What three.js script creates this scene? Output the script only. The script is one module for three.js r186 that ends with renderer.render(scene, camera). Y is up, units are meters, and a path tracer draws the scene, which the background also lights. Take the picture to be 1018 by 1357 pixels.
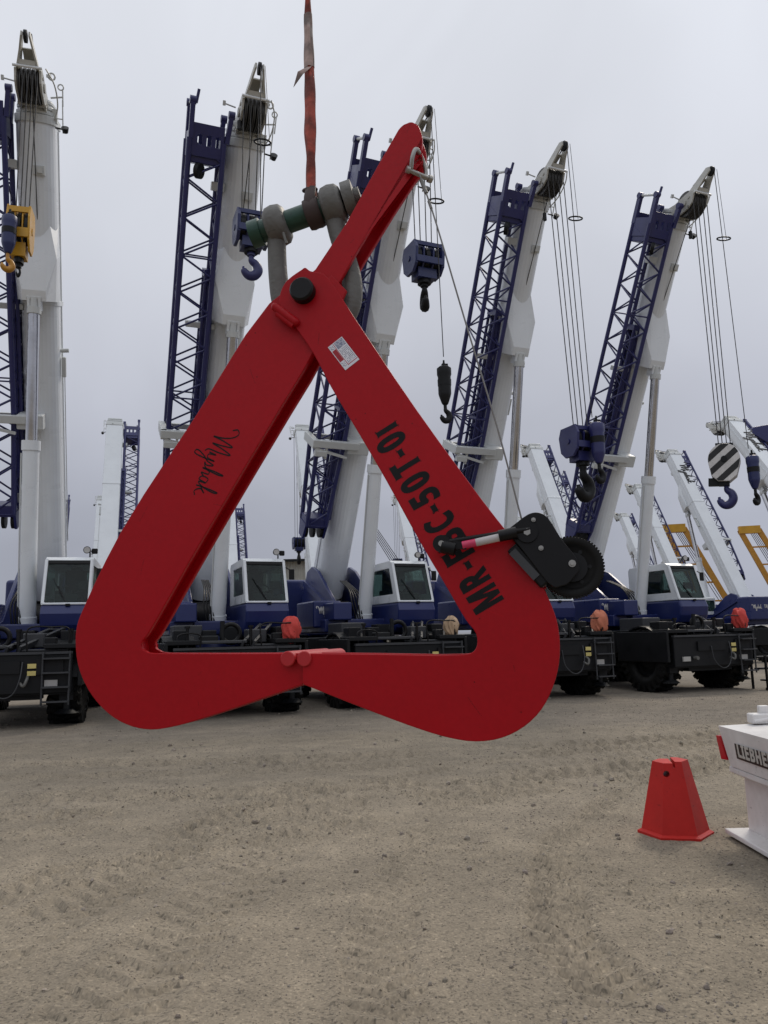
import * as THREE from 'three';
import { mergeGeometries } from 'three/addons/utils/BufferGeometryUtils.js';
import { RoundedBoxGeometry } from 'three/addons/geometries/RoundedBoxGeometry.js';
import { ConvexGeometry } from 'three/addons/geometries/ConvexGeometry.js';
import { TextGeometry } from 'three/addons/geometries/TextGeometry.js';
import { FontLoader } from 'three/addons/loaders/FontLoader.js';
import { Brush, Evaluator, SUBTRACTION } from 'three-bvh-csg';

// ---------------------------------------------------------------- camera, sky, sun, exposure
const scene = new THREE.Scene();
const D2R = Math.PI / 180;
const camera = new THREE.PerspectiveCamera(2 * Math.atan(678.5 / 1031.7) / D2R, 768 / 1024, 0.05, 2000);
camera.position.set(0, 1.65, 0);
camera.rotation.set(9.05 * D2R, 0, -1.315 * D2R, 'YXZ');
const renderer = new THREE.WebGLRenderer({ antialias: true });
renderer.setSize(768, 1024);
renderer.toneMapping = THREE.LinearToneMapping;
renderer.toneMappingExposure = 1.25;
renderer.shadowMap.enabled = true;

let seed = 7;
const rnd = () => { seed = (seed * 1664525 + 1013904223) >>> 0; return seed / 4294967296; };
function hash(x, y, s = 0) { let h = (x * 374761393 + y * 668265263 + s * 2147483647) | 0; h = Math.imul(h ^ (h >>> 13), 1274126177); return ((h ^ (h >>> 16)) >>> 0) / 4294967296; }
function vnoise(x, y, per = 0, s = 0) {              // value noise, periodic when per > 0
  const xi = Math.floor(x), yi = Math.floor(y), fx = x - xi, fy = y - yi;
  const u = fx * fx * (3 - 2 * fx), v = fy * fy * (3 - 2 * fy), w = (a) => per ? ((a % per) + per) % per : a;
  const a = hash(w(xi), w(yi), s), b = hash(w(xi + 1), w(yi), s), c = hash(w(xi), w(yi + 1), s), d = hash(w(xi + 1), w(yi + 1), s);
  return a + (b - a) * u + (c - a) * v + (a - b - c + d) * u * v;
}
function fbm(x, y, oct, per = 0, s = 0) { let t = 0, a = .5, n = 0; for (let i = 0; i < oct; i++) { t += a * vnoise(x, y, per, s + i); n += a; a *= .5; x *= 2; y *= 2; per *= 2; } return t / n; }
const lerp = (a, b, t) => a + (b - a) * t, clamp = (x, a = 0, b = 1) => Math.min(b, Math.max(a, x));
const smooth = (a, b, x) => { const t = clamp((x - a) / (b - a)); return t * t * (3 - 2 * t); };

{ // overcast sky: soft layered cloud, brighter towards the zenith
  const W = 1024, Hh = 512, data = new Float32Array(W * Hh * 4);
  for (let j = 0; j < Hh; j++) for (let i = 0; i < W; i++) {
    const el = ((j + .5) / Hh - .5) * 180, az = (i + .5) / W;
    const e = Math.max(el, 0);
    const keys = [[0, .31, .325, .38], [8, .36, .376, .435], [16, .445, .46, .52], [28, .57, .588, .642], [45, .67, .69, .74], [65, .86, .885, .93], [90, 1.05, 1.065, 1.1]];
    let k = 0; while (k < keys.length - 2 && e > keys[k + 1][0]) k++;
    const t = clamp((e - keys[k][0]) / (keys[k + 1][0] - keys[k][0]));
    const stretch = 40 / (10 + e);
    const wx = fbm(az * 12, e * .06 + 1, 3, 12, 71) * 2.2;
    const n = fbm(az * 16 + wx, e * .05 * stretch + 3 + wx * .4, 6, 16, 11) - .5, n2 = fbm(az * 40 + wx, e * .16 * stretch + 9, 5, 40, 23) - .5;
    const n3 = fbm(az * 8 + 2, e * .02 * stretch + wx * .5, 4, 8, 37) - .5;
    const f = 1 + .3 * n + .2 * n2 * smooth(46, 6, e) + .22 * n3;
    const o = (j * W + i) * 4;
    for (let c = 0; c < 3; c++) data[o + c] = el < -1 ? [.14, .125, .1][c] : lerp(keys[k][c + 1], keys[k + 1][c + 1], t) * f * [.95, .955, .965][c];
    data[o + 3] = 1;
  }
  const sky = new THREE.DataTexture(data, W, Hh, THREE.RGBAFormat, THREE.FloatType);
  sky.mapping = THREE.EquirectangularReflectionMapping; sky.magFilter = sky.minFilter = THREE.LinearFilter;
  sky.wrapS = THREE.RepeatWrapping; sky.needsUpdate = true;
  scene.background = sky; scene.environment = sky;
}
const sun = new THREE.DirectionalLight(0xfff3e2, 1.2);
sun.position.set(22, 42, -52); sun.target.position.set(0, 0, -18); scene.add(sun, sun.target);
sun.castShadow = true; sun.shadow.radius = 26; sun.shadow.mapSize.set(2048, 2048);
Object.assign(sun.shadow.camera, { left: -45, right: 45, top: 45, bottom: -45, near: 1, far: 160 });

// ---------------------------------------------------------------- textures and materials
function dataTex(n, fn, srgb, rep = 1) {
  const d = new Uint8Array(n * n * 4);
  for (let j = 0; j < n; j++) for (let i = 0; i < n; i++) {
    const c = fn(i / n, j / n), o = (j * n + i) * 4;
    for (let k = 0; k < 3; k++) d[o + k] = clamp(Array.isArray(c) ? c[k] : c) * 255;
    d[o + 3] = 255;
  }
  const t = new THREE.DataTexture(d, n, n); t.wrapS = t.wrapT = THREE.RepeatWrapping; t.magFilter = THREE.LinearFilter;
  t.minFilter = THREE.LinearMipmapLinearFilter; t.generateMipmaps = true; t.repeat.set(rep, rep);
  if (srgb) t.colorSpace = THREE.SRGBColorSpace; t.needsUpdate = true; return t;
}
// paint wear: mottling, a few stains and specks (multiplies a base colour)
const wearTex = dataTex(512, (u, v) => {
  const a = fbm(u * 6, v * 6, 5, 6, 3), b = fbm(u * 40, v * 40, 3, 40, 5), s = vnoise(u * 90, v * 90, 90, 8);
  let k = .9 + .14 * (a - .5) + .06 * (b - .5); if (s > .955) k -= .16;
  return [k + .03, k + .02, k];
}, true, .5);
const cleanTex = dataTex(512, (u, v) => {             // sound paint: barely mottled, a few fine drips and specks
  const a = fbm(u * 5, v * 5, 4, 5, 13), s = vnoise(u * 110, v * 110, 110, 18), d = vnoise(u * 46, v * 3, 46, 19);
  let k = .96 + .05 * (a - .5); if (s > .975) k -= .12; if (d > .93 && vnoise(u * 9, v * 9, 9, 21) > .62) k -= .05;
  return [k + .01, k + .005, k];
}, true, .4);
const clampTex = (() => {                            // sprayed paint on steel: faint dust, scuffs, scratches and a few chips
  const n = 1024, a = new Float32Array(n * n);
  for (let j = 0; j < n; j++) for (let i = 0; i < n; i++) a[j * n + i] = .93 + .07 * (fbm(i / n * 4, j / n * 4, 5, 4, 201) - .5) + .035 * (vnoise(i / n * 160, j / n * 160, 160, 205) - .5);
  const mark = (x, y, v, w) => { for (let q = -w; q <= w; q++) for (let p = -w; p <= w; p++) if (p * p + q * q <= w * w + .3) a[((y + q + n) % n) * n + (x + p + n) % n] += v; };
  for (let k = 0; k < 70; k++) { let x = rnd() * n, y = rnd() * n, an = rnd() * 6.28, L = 8 + 70 * rnd() * rnd(), v = rnd() < .6 ? .1 * rnd() : -.22 * rnd(); for (let t = 0; t < L; t++) { x += Math.cos(an); y += Math.sin(an); an += (rnd() - .5) * .06; if (rnd() < .8) mark(Math.floor(x), Math.floor(y), v * 1.6, 0); } }
  for (let k = 0; k < 110; k++) { const x = Math.floor(rnd() * n), y = Math.floor(rnd() * n), w = rnd() < .75 ? 0 : 1; mark(x, y, -.35 - .2 * rnd(), w); }
  return dataTex(n, (u, v) => { const k = a[Math.round(v * n) * n + Math.round(u * n)]; return [k, k, k]; }, true, .55);
})();
const webTex = dataTex(512, (u, v) => {               // soiled webbing
  const a = fbm(u * 4, v * 4, 5, 4, 51), b = fbm(u * 20, v * 20, 3, 20, 55), w = .5 + .5 * Math.sin(u * 512 * .8);
  const k = .62 + .36 * smooth(.3, .7, a) + .25 * (b - .5) - .06 * w, g = .7 * smooth(.5, .7, fbm(u * 6 + 9, v * 6, 4, 6, 58));
  return [k, lerp(k, k * 1.12, g), lerp(k, k * 1.15, g)];
}, true, 3);
const roughTex = dataTex(512, (u, v) => .55 + .5 * fbm(u * 5, v * 5, 5, 5, 31) - .1 * vnoise(u * 60, v * 60, 60, 2), false, .7);
const castBump = dataTex(256, (u, v) => fbm(u * 24, v * 24, 4, 24, 41), false, 4);
const M = {};
function mk(name, r, g, b, rough, metal = 0, extra = {}) {
  const m = new (extra.specularIntensity ? THREE.MeshPhysicalMaterial : THREE.MeshStandardMaterial)({ color: new THREE.Color().setRGB(r, g, b), roughness: rough, metalness: metal, map: wearTex, roughnessMap: roughTex, side: THREE.DoubleSide, ...extra });
  M[name] = m; return m;
}
mk('red', .42, .003, .009, .56, 0, { map: clampTex, bumpMap: castBump, bumpScale: .00012, specularIntensity: .4 });
mk('redBar', .42, .006, .011, .58, 0, { map: cleanTex });
mk('plasticRed', .5, .018, .014, .6, 0, { specularIntensity: .45 });
mk('white', .78, .825, .86, .42, 0, { map: cleanTex });
mk('offWhite', .6, .63, .63, .55, 0, { map: cleanTex });
mk('headGrey', .52, .53, .51, .55);
mk('navy', .024, .028, .14, .5);
mk('blue', .015, .025, .12, .45, 0, { map: cleanTex });
mk('blockBlue', .018, .028, .125, .5);
mk('dark', .009, .01, .012, .7, 0, { specularIntensity: .5 });
mk('deckGrey', .04, .043, .05, .65);
mk('sheaveGrey', .07, .07, .07, .6);
mk('seat', .1, .11, .125, .8);
mk('black', .006, .006, .007, .55, 0, { specularIntensity: .5 });
mk('rubber', .007, .007, .007, .9, 0, { specularIntensity: .4 });
mk('galv', .15, .15, .145, .8, .3, { bumpMap: castBump, bumpScale: .002 });
mk('zinc', .4, .4, .39, .5, .8);
mk('green', .01, .06, .04, .6, 0, { bumpMap: castBump, bumpScale: .001 });
mk('chrome', .6, .61, .65, .22, 1);
mk('rope', .05, .05, .052, .7, .3);
mk('ropeGrey', .22, .22, .22, .7, .3);
mk('yellow', .62, .34, .02, .55);
mk('ochre', .5, .24, .02, .6);
mk('sling', .4, .062, .035, .95, 0, { map: webTex, bumpMap: castBump, bumpScale: .0015 });
mk('slingPale', .46, .33, .29, .95, 0, { map: webTex });
mk('slingDark', .05, .032, .03, .95);
mk('pink', .75, .05, .16, .5);
mk('gripWhite', .6, .58, .6, .5);
mk('stencil', .005, .005, .006, .8, 0, { specularIntensity: .5 });
mk('clothRed', .62, .06, .05, .95);
mk('clothOrange', .6, .2, .12, .95);
mk('clothBeige', .5, .36, .24, .95);
mk('wall', .52, .52, .48, .7);
mk('lampGlass', .5, .5, .5, .15);
mk('signText', .01, .01, .01, .6);
mk('redLens', .5, .02, .03, .25);
mk('stickerYellow', .7, .6, .22, .5);
mk('printWhite', .75, .75, .75, .6);
mk('whitePlate', .72, .72, .74, .5);
mk('wood', .2, .13, .07, .85);
M.glass = new THREE.MeshPhysicalMaterial({ color: new THREE.Color().setRGB(.5, .58, .56), transmission: 1, specularIntensity: .5, roughness: .03, thickness: 0, side: THREE.DoubleSide });

// ---------------------------------------------------------------- helpers
const V = (x, y, z) => new THREE.Vector3(x, y, z);
const used = {};
function numbered(n) { const k = used[n] = (used[n] ?? -1) + 1; return k ? `${n}_${String(k).padStart(3, '0')}` : n; }
function metricUV(g) {                               // uv in metres, by the plane each face lies nearest
  if (g.index) g = g.toNonIndexed();
  if (!g.attributes.normal) g.computeVertexNormals();
  const p = g.attributes.position, nn = g.attributes.normal, uv = new Float32Array(p.count * 2), a = V(), b = V(), c = V();
  for (let i = 0; i < p.count; i += 3) {
    a.fromBufferAttribute(p, i); b.fromBufferAttribute(p, i + 1).sub(a); c.fromBufferAttribute(p, i + 2).sub(a); b.cross(c);
    const ax = Math.abs(b.x), ay = Math.abs(b.y), az = Math.abs(b.z);
    for (let k = i; k < i + 3; k++) {
      const x = p.getX(k), y = p.getY(k), z = p.getZ(k);
      uv.set(ax > ay && ax > az ? [z, y] : ay > az ? [x, z] : [x, y], k * 2);
    }
  }
  const o = new THREE.BufferGeometry();
  o.setAttribute('position', p); o.setAttribute('normal', nn); o.setAttribute('uv', new THREE.BufferAttribute(uv, 2));
  return o;
}
const merge = (gs) => { gs = [gs].flat(3).map(metricUV); return gs.length > 1 ? mergeGeometries(gs) : gs[0]; };
function mesh(name, gs, material, parent) {
  const m = new THREE.Mesh(gs.isBufferGeometry && gs.userData.done ? gs : merge(gs), material);
  m.geometry.userData.done = true;
  m.name = parent ? name : numbered(name); m.castShadow = m.receiveShadow = true;
  (parent || scene).add(m); return m;
}
const cache = {};
const part = (key, fn, name, material, parent) => mesh(name, cache[key] ||= (() => { const g = merge(fn()); g.userData.done = true; return g; })(), material, parent);
function thing(name, label, category, pos = [0, 0, 0], turn = 0, group) {
  const o = new THREE.Group(); o.name = numbered(name); o.position.set(...pos); o.rotation.y = turn; scene.add(o);
  o.userData = { label, category }; if (group) o.userData.group = group; return o;
}
const box = (w, h, d, x = 0, y = 0, z = 0, rx = 0, ry = 0, rz = 0) => new THREE.BoxGeometry(w, h, d).applyMatrix4(new THREE.Matrix4().makeRotationFromEuler(new THREE.Euler(rx, ry, rz)).setPosition(x, y, z));
const rbox = (w, h, d, r, x = 0, y = 0, z = 0, rx = 0, ry = 0, rz = 0) => new RoundedBoxGeometry(w, h, d, 2, r).applyMatrix4(new THREE.Matrix4().makeRotationFromEuler(new THREE.Euler(rx, ry, rz)).setPosition(x, y, z));
function align(g, a, b) { // geometry along +y, centred, moved so that it runs from a to b
  const d = V().subVectors(b, a), q = new THREE.Quaternion().setFromUnitVectors(V(0, 1, 0), d.clone().normalize());
  return g.applyMatrix4(new THREE.Matrix4().compose(V().addVectors(a, b).multiplyScalar(.5), q, V(1, 1, 1)));
}
const v3 = (a) => a.isVector3 ? a : V(...a);
const rod = (a, b, r, seg = 8, r2 = r) => { a = v3(a); b = v3(b); return align(new THREE.CylinderGeometry(r2, r, a.distanceTo(b), seg), a, b); };
const bar = (a, b, w, d) => { a = v3(a); b = v3(b); return align(new THREE.BoxGeometry(w, a.distanceTo(b), d), a, b); };
const shp = (pts, holes = []) => { const s = new THREE.Shape(pts.map((p) => new THREE.Vector2(...p))); for (const h of holes) s.holes.push(new THREE.Path(h.map((p) => new THREE.Vector2(...p)))); return s; };
const circ = (x, y, r, n = 20) => Array.from({ length: n }, (_, i) => [x + r * Math.cos(i / n * 2 * Math.PI), y + r * Math.sin(i / n * 2 * Math.PI)]);
function ext(pts, z0, z1, bevel = 0, holes = []) {   // plate between z0 and z1, bevelled inside that span
  const g = new THREE.ExtrudeGeometry(shp(pts, holes), { depth: z1 - z0 - 2 * bevel, bevelEnabled: bevel > 0, bevelThickness: bevel, bevelSize: bevel, bevelOffset: -bevel, bevelSegments: 2, curveSegments: 8 });
  return g.translate(0, 0, z0 + bevel);
}
const exX = (zy, x0, x1, bevel = 0, holes = []) => ext(zy.map(([z, y]) => [-z, y]), x0, x1, bevel, holes.map((h) => h.map(([z, y]) => [-z, y]))).rotateY(Math.PI / 2); // profile in (z, y), run along x
function spline(pts, n = 6, closed = false) { return new THREE.CatmullRomCurve3(pts.map((p) => V(p[0], p[1], p[2] || 0)), closed, 'centripetal').getPoints((pts.length - 1) * n); }
function sweep(pts, rad, seg = 10, flat = 1) {       // tube with its own radius at each point
  const n = pts.length, pos = [], idx = []; let nrm = null;
  for (let i = 0; i < n; i++) {
    const t = V().subVectors(pts[Math.min(i + 1, n - 1)], pts[Math.max(i - 1, 0)]).normalize();
    if (!nrm) { nrm = Math.abs(t.z) < .9 ? V(0, 0, 1) : V(1, 0, 0); }
    nrm.addScaledVector(t, -nrm.dot(t)).normalize(); const bi = V().crossVectors(t, nrm), r = typeof rad === 'function' ? rad(i / (n - 1)) : rad;
    for (let k = 0; k < seg; k++) { const a = k / seg * 2 * Math.PI, p = pts[i].clone().addScaledVector(nrm, Math.cos(a) * r * flat).addScaledVector(bi, Math.sin(a) * r); pos.push(p.x, p.y, p.z); }
    if (i) for (let k = 0; k < seg; k++) { const a = (i - 1) * seg + k, b = (i - 1) * seg + (k + 1) % seg; idx.push(a, b, a + seg, b, b + seg, a + seg); }
  }
  for (const e of [0, n - 1]) { const c = pos.length / 3; pos.push(pts[e].x, pts[e].y, pts[e].z); for (let k = 0; k < seg; k++) { const a = e * seg + k, b = e * seg + (k + 1) % seg; e ? idx.push(a, b, c) : idx.push(b, a, c); } }
  const g = new THREE.BufferGeometry(); g.setAttribute('position', new THREE.Float32BufferAttribute(pos, 3)); g.setIndex(idx); g.computeVertexNormals(); return g;
}
function inset(pts, d) {
  const n = pts.length; let area = 0; for (let i = 0; i < n; i++) { const a = pts[i], b = pts[(i + 1) % n]; area += a[0] * b[1] - b[0] * a[1]; }
  const s = area > 0 ? 1 : -1;
  return pts.map((p, i) => { const a = pts[(i + n - 1) % n], b = pts[(i + 1) % n]; const dx = b[0] - a[0], dy = b[1] - a[1], l = Math.hypot(dx, dy); return [p[0] - s * dy / l * d, p[1] + s * dx / l * d]; });
}
function clipY(pts, y, above) {
  const o = [], ins = (p) => above ? p[1] >= y : p[1] <= y;
  pts.forEach((p, i) => { const q = pts[(i + 1) % pts.length]; if (ins(p)) o.push(p); if (ins(p) !== ins(q)) { const t = (y - p[1]) / (q[1] - p[1]); o.push([lerp(p[0], q[0], t), y]); } });
  return o;
}
function smoothPoly(pts) {                            // round the outline between its points, keep sharp corners sharp
  const q = [], n = pts.length;
  pts.forEach((p, i) => {
    const a = pts[(i + n - 1) % n], b = pts[(i + 1) % n], la = Math.hypot(p[0] - a[0], p[1] - a[1]), lb = Math.hypot(b[0] - p[0], b[1] - p[1]);
    const cos = ((p[0] - a[0]) * (b[0] - p[0]) + (p[1] - a[1]) * (b[1] - p[1])) / (la * lb);
    if (cos > .72) { q.push(p); return; }
    const e = Math.min(.006, la * .3, lb * .3);
    q.push([lerp(p[0], a[0], 3 * e / la), lerp(p[1], a[1], 3 * e / la)], [lerp(p[0], a[0], e / la), lerp(p[1], a[1], e / la)], [lerp(p[0], b[0], e / lb), lerp(p[1], b[1], e / lb)], [lerp(p[0], b[0], 3 * e / lb), lerp(p[1], b[1], 3 * e / lb)]);
  });
  return new THREE.CatmullRomCurve3(q.map((p) => V(p[0], p[1], 0)), true, 'centripetal').getPoints(q.length * 3).slice(0, -1).map((p) => [p.x, p.y]);
}
const font = await new FontLoader().loadAsync('fonts/droid/droid_sans_bold.typeface.json');
function text(str, capH, width, depth = .001, bold = 0) {      // flat lettering: baseline at y 0, starts at x 0
  const g = new TextGeometry(str, { font, size: 1, depth: .1, curveSegments: 5, bevelEnabled: bold > 0, bevelThickness: .002, bevelSize: bold, bevelSegments: 1 }); g.computeBoundingBox(); const b = g.boundingBox;
  return g.translate(-b.min.x, 0, 0).scale(width / (b.max.x - b.min.x), capH / Math.min(b.max.y, .8), depth / .1);
}
const SCRIPT = [
  [[0, .75], [-.06, .95], [.05, 1.05], [.2, .9], [.32, .45], [.34, .05], [.4, .5], [.52, .98], [.56, .5], [.56, .1], [.66, .6], [.78, 1], [.8, .5], [.78, .0], [.86, -.1]],
  [[.86, .1], [.9, .42], [.94, .1], [1.04, .1], [1.1, .44], [1.08, -.1], [1.0, -.5], [.9, -.45], [1.0, -.1], [1.16, .15]],
  [[1.16, .15], [1.24, .46], [1.28, .15], [1.2, .06], [1.36, .15], [1.48, .8], [1.46, 1.0], [1.41, .6], [1.4, .05], [1.46, .38], [1.54, .38], [1.55, .06], [1.64, .2]],
  [[1.82, .4], [1.7, .44], [1.66, .15], [1.76, .06], [1.84, .4], [1.85, .08], [1.94, .2], [2.06, .85], [2.03, 1.0], [1.99, .6], [1.98, .04]],
  [[1.99, .25], [2.16, .46], [2.05, .26], [2.18, .04], [2.3, .12]],
];
function scriptGeo(len, w = .022) {                  // the owner's name in flowing handwriting, "Myshak": ribbons of even thickness
  const k = len / 2.36, gs = [];
  for (const st of SCRIPT) {
    const p = spline(st, 5).map((q) => [q.x * k, q.y * k * .8]), L = [], R = [];
    p.forEach((q, i) => { const a = p[Math.max(0, i - 1)], b = p[Math.min(p.length - 1, i + 1)], l = Math.hypot(b[0] - a[0], b[1] - a[1]) || 1, h = w * k * (.9 + .9 * Math.abs((b[1] - a[1]) / l)); const nx = -(b[1] - a[1]) / l * h, ny = (b[0] - a[0]) / l * h; L.push([q[0] + nx, q[1] + ny, 0]); R.push([q[0] - nx, q[1] - ny, 0]); });
    const pos = []; for (let i = 0; i < p.length - 1; i++) pos.push(...L[i], ...R[i], ...L[i + 1], ...R[i], ...R[i + 1], ...L[i + 1]);
    const g = new THREE.BufferGeometry(); g.setAttribute('position', new THREE.Float32BufferAttribute(pos, 3)); g.computeVertexNormals(); gs.push(g);
  }
  return gs;
}
const frame2D = (g, x, y, z, dx, dy, flip = 1) => { // lay flat lettering with its reading direction along (dx, dy)
  const l = Math.hypot(dx, dy); return g.applyMatrix4(new THREE.Matrix4().set(dx / l, -dy / l * flip, 0, x, dy / l, dx / l * flip, 0, y, 0, 0, 1, z, 0, 0, 0, 1));
};

// ---------------------------------------------------------------- ground
const TRACKS = [
  { p: [[-1.42, -3.0], [-1.25, -4.4], [-1.05, -5.7], [-.72, -7.2], [.1, -8.6], [2.2, -10.2], [6, -12], [14, -15]], w: .3, lug: .2, d: .0075 },
  { p: [[.1, -2.8], [-.1, -4.3], [.08, -5.8], [.55, -7.6], [1.5, -9.0], [4, -10.6], [9, -12.6]], w: .2, lug: .15, d: .007 },
  { p: [[-12, -9.6], [-6, -8.9], [-2, -8.7], [2, -9.5], [6, -10.9], [14, -13.2]], w: .32, lug: .22, d: .017 },
  { p: [[-12, -12.2], [-6, -11.2], [-1, -11.0], [4, -12.2], [12, -15]], w: .34, lug: .25, d: .016 },
  { p: [[-9, -7.0], [-4, -6.9], [-1, -7.6], [2, -9.1]], w: .26, lug: .2, d: .011 },
  { p: [[-9, -5.2], [-4, -5.6], [-1.6, -6.4], [1.2, -8.4], [5, -10.2], [12, -12.4]], w: .16, lug: .13, d: .011 },
  { p: [[-12, -10.6], [-5, -10.0], [0, -10.4], [5, -11.8], [14, -14]], w: .22, lug: .17, d: .014 },
  { p: [[-4.2, -3.2], [-2.6, -5.4], [-1.2, -8.2], [2, -11.2], [8, -14]], w: .2, lug: .15, d: .011 },
  { p: [[1.2, -2.8], [.9, -4.6], [1.3, -6.4], [2.6, -8.6], [6, -11.4]], w: .2, lug: .15, d: .011 },
  { p: [[-6, -7.8], [-2, -7.9], [2, -8.9], [4, -9.6], [9, -11.8]], w: .18, lug: .14, d: .012 },
  { p: [[2.2, -2.8], [2.0, -4.5], [1.2, -5.9], [-.6, -7.3], [-5, -8.2]], w: .25, lug: .18, d: .006 },
  { p: [[-3.2, -3.0], [-2.2, -4.6], [-1.9, -5.6], [-1.6, -7.2], [-.8, -9.3]], w: .28, lug: .2, d: .01 },
];
function trackH(x, z) {
  let h = 0;
  for (const t of TRACKS) {
    let best = 1e9, along = 0, side = 0, run = 0;
    for (let i = 0; i < t.p.length - 1; i++) {
      const [ax, az] = t.p[i], [bx, bz] = t.p[i + 1], dx = bx - ax, dz = bz - az, l = Math.hypot(dx, dz);
      const k = clamp(((x - ax) * dx + (z - az) * dz) / (l * l)), px = x - ax - dx * k, pz = z - az - dz * k, d = Math.hypot(px, pz);
      if (d < best) { best = d; along = run + k * l; side = Math.sign(px * dz - pz * dx); } run += l;
    }
    if (best > t.w * 1.6) continue;
    const wob = fbm(x * .9, z * .9, 3, 0, 77), str = smooth(.2, .42, wob) * t.d * 2.6, u = best / t.w;
    const ph = along / t.lug + side * .25 - best * .5 / t.lug + .35 * fbm(x * 5, z * 5, 2, 0, 5), saw = 1 - (ph - Math.floor(ph)), bars = saw * saw;
    h += str * (u < 1 ? (-.6 + 1.5 * bars) * smooth(1, .8, u) : 0) + str * .8 * Math.exp(-Math.pow((u - 1.12) / .13, 2)) * (.4 + fbm(x * 9, z * 9, 2, 0, 6));
  }
  return h;
}
function groundH(x, z) {
  const d = Math.hypot(x, z), near = smooth(60, 8, d);
  return near * ((fbm(x * .5, z * .5, 3, 0, 1) - .5) * .05 + (fbm(x * 3.1, z * 3.1, 4, 0, 2) - .5) * .02 + (fbm(x * 14, z * 14, 3, 0, 3) - .5) * .01) + (d < 22 ? trackH(x, z) : 0);
}
{
  const xs = [0], zs = [3, 1, -1, -2, -2.6];
  for (let x = 0, s = .03; x < 500;) { if (x > 5) s *= 1.07; x += s; xs.push(x); xs.unshift(-x); }
  for (let d = 2.6; d < 600;) { d += d < 24 ? .024 * Math.pow(Math.max(d, 3.4) / 3.4, 1.25) : (d - 24) * .12 + .3; zs.push(-d); }
  zs.unshift(30); zs.unshift(200);
  const nx = xs.length, nz = zs.length, pos = new Float32Array(nx * nz * 3), uv = new Float32Array(nx * nz * 2), col = new Float32Array(nx * nz * 3), idx = [];
  for (let j = 0; j < nz; j++) for (let i = 0; i < nx; i++) {
    const o = j * nx + i, x = xs[i], z = zs[j];
    pos.set([x, groundH(x, z), z], o * 3); uv.set([x, z], o * 2);
    const a = fbm(x * .23 + 4, z * .5, 4, 0, 60), b = fbm(x * 1.7, z * 3.4, 4, 0, 64), gravel = smooth(-13.2, -14.6, z + 1.6 * (a - .5)) ;
    let k = 1.0 + .3 * (a - .5) + .12 * (b - .5) - .06 * gravel;
    const bw = x * .93 - z * .12 + 1.5 * fbm(x * .15, z * .15, 2, 0, 140), bv = z * .97 + .16 * x - .012 * x * x + .6 * fbm(x * .2, z * .2, 2, 0, 141), bt = fbm(bw * .1, bv * 1.5, 4, 0, 142) - .5;
    k *= 1 + .34 * bt * smooth(-2.5, -5, z);
    col.set([k * lerp(1, 1.0, gravel), k * lerp(1, 1.01, gravel), k * lerp(1, 1.06, gravel)], o * 3);
    if (i && j) idx.push(o, o - nx, o - 1, o - 1, o - nx, o - nx - 1);
  }
  const g = new THREE.BufferGeometry();
  g.setAttribute('position', new THREE.BufferAttribute(pos, 3)); g.setAttribute('uv', new THREE.BufferAttribute(uv, 2)); g.setAttribute('color', new THREE.BufferAttribute(col, 3));
  g.setIndex(idx); g.computeVertexNormals();
  const gt = dataTex(1024, (u, v) => {
    const a = fbm(u * 10, v * 10, 6, 10, 91), s = vnoise(u * 150, v * 150, 150, 93), s2 = vnoise(u * 260, v * 260, 260, 97), w = vnoise(u * 70, v * 70, 70, 99);
    let k = .44 + .1 * (a - .5) + .08 * (s2 - .5);
    if (s > .8) k += .1 * (s - .8) / .2; if (s < .17) k -= .1; if (w > .86) k -= .05;
    return [k * 1.1, k * 1.015, k * .88];
  }, true, 1 / 2.3);
  const gb = dataTex(1024, (u, v) => { const s = vnoise(u * 130, v * 130, 130, 93), s3 = vnoise(u * 300, v * 300, 300, 94); return .4 * fbm(u * 16, v * 16, 5, 16, 95) + .4 * smooth(.6, .95, s) + .2 * s3; }, false, 1 / 2.3);
  const m = new THREE.MeshStandardMaterial({ map: gt, bumpMap: gb, bumpScale: .009, roughness: .97, vertexColors: true, side: THREE.DoubleSide });
  const o = new THREE.Mesh(g, m); o.name = 'ground'; o.receiveShadow = true; o.userData = { kind: 'structure', label: 'packed tan gravel yard crossed by tyre tracks', category: 'ground' }; scene.add(o);
  // loose stones
  const sg = metricUV(new THREE.IcosahedronGeometry(1, 0)), N = 42000;
  const im = new THREE.InstancedMesh(sg, new THREE.MeshStandardMaterial({ color: new THREE.Color().setRGB(.23, .2, .165), roughness: .95 }), N);
  const q = new THREE.Quaternion(), e = new THREE.Euler(), mt = new THREE.Matrix4(), c = new THREE.Color();
  for (let i = 0; i < N; i++) {
    const d = 3.4 + 17 * Math.pow(rnd(), 1.35), x = (rnd() - .5) * (1.12 * d + .6), z = -d;
    const keep = fbm(x * .8, z * .8, 3, 0, 120);
    let r = .0028 + .004 * Math.pow(rnd(), 2.4) + (rnd() < .015 ? .018 * rnd() : 0); r *= (.6 + .5 * d / 8) * (.5 + keep);
    e.set(rnd() * 6, rnd() * 6, rnd() * 6); q.setFromEuler(e);
    mt.compose(V(x, groundH(x, z) + r * .15, z), q, V(r * (.8 + .7 * rnd()), r * (.5 + .5 * rnd()), r * (.8 + .7 * rnd()))); im.setMatrixAt(i, mt);
    const k = .75 + .55 * rnd(); im.setColorAt(i, c.setRGB(k, k * (.96 + .06 * rnd()), k * (.92 + .1 * rnd())));
  }
  im.name = 'gravel'; im.castShadow = im.receiveShadow = true; im.userData = { kind: 'stuff', label: 'loose pebbles scattered over the packed yard', category: 'gravel' }; scene.add(im);
}

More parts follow.
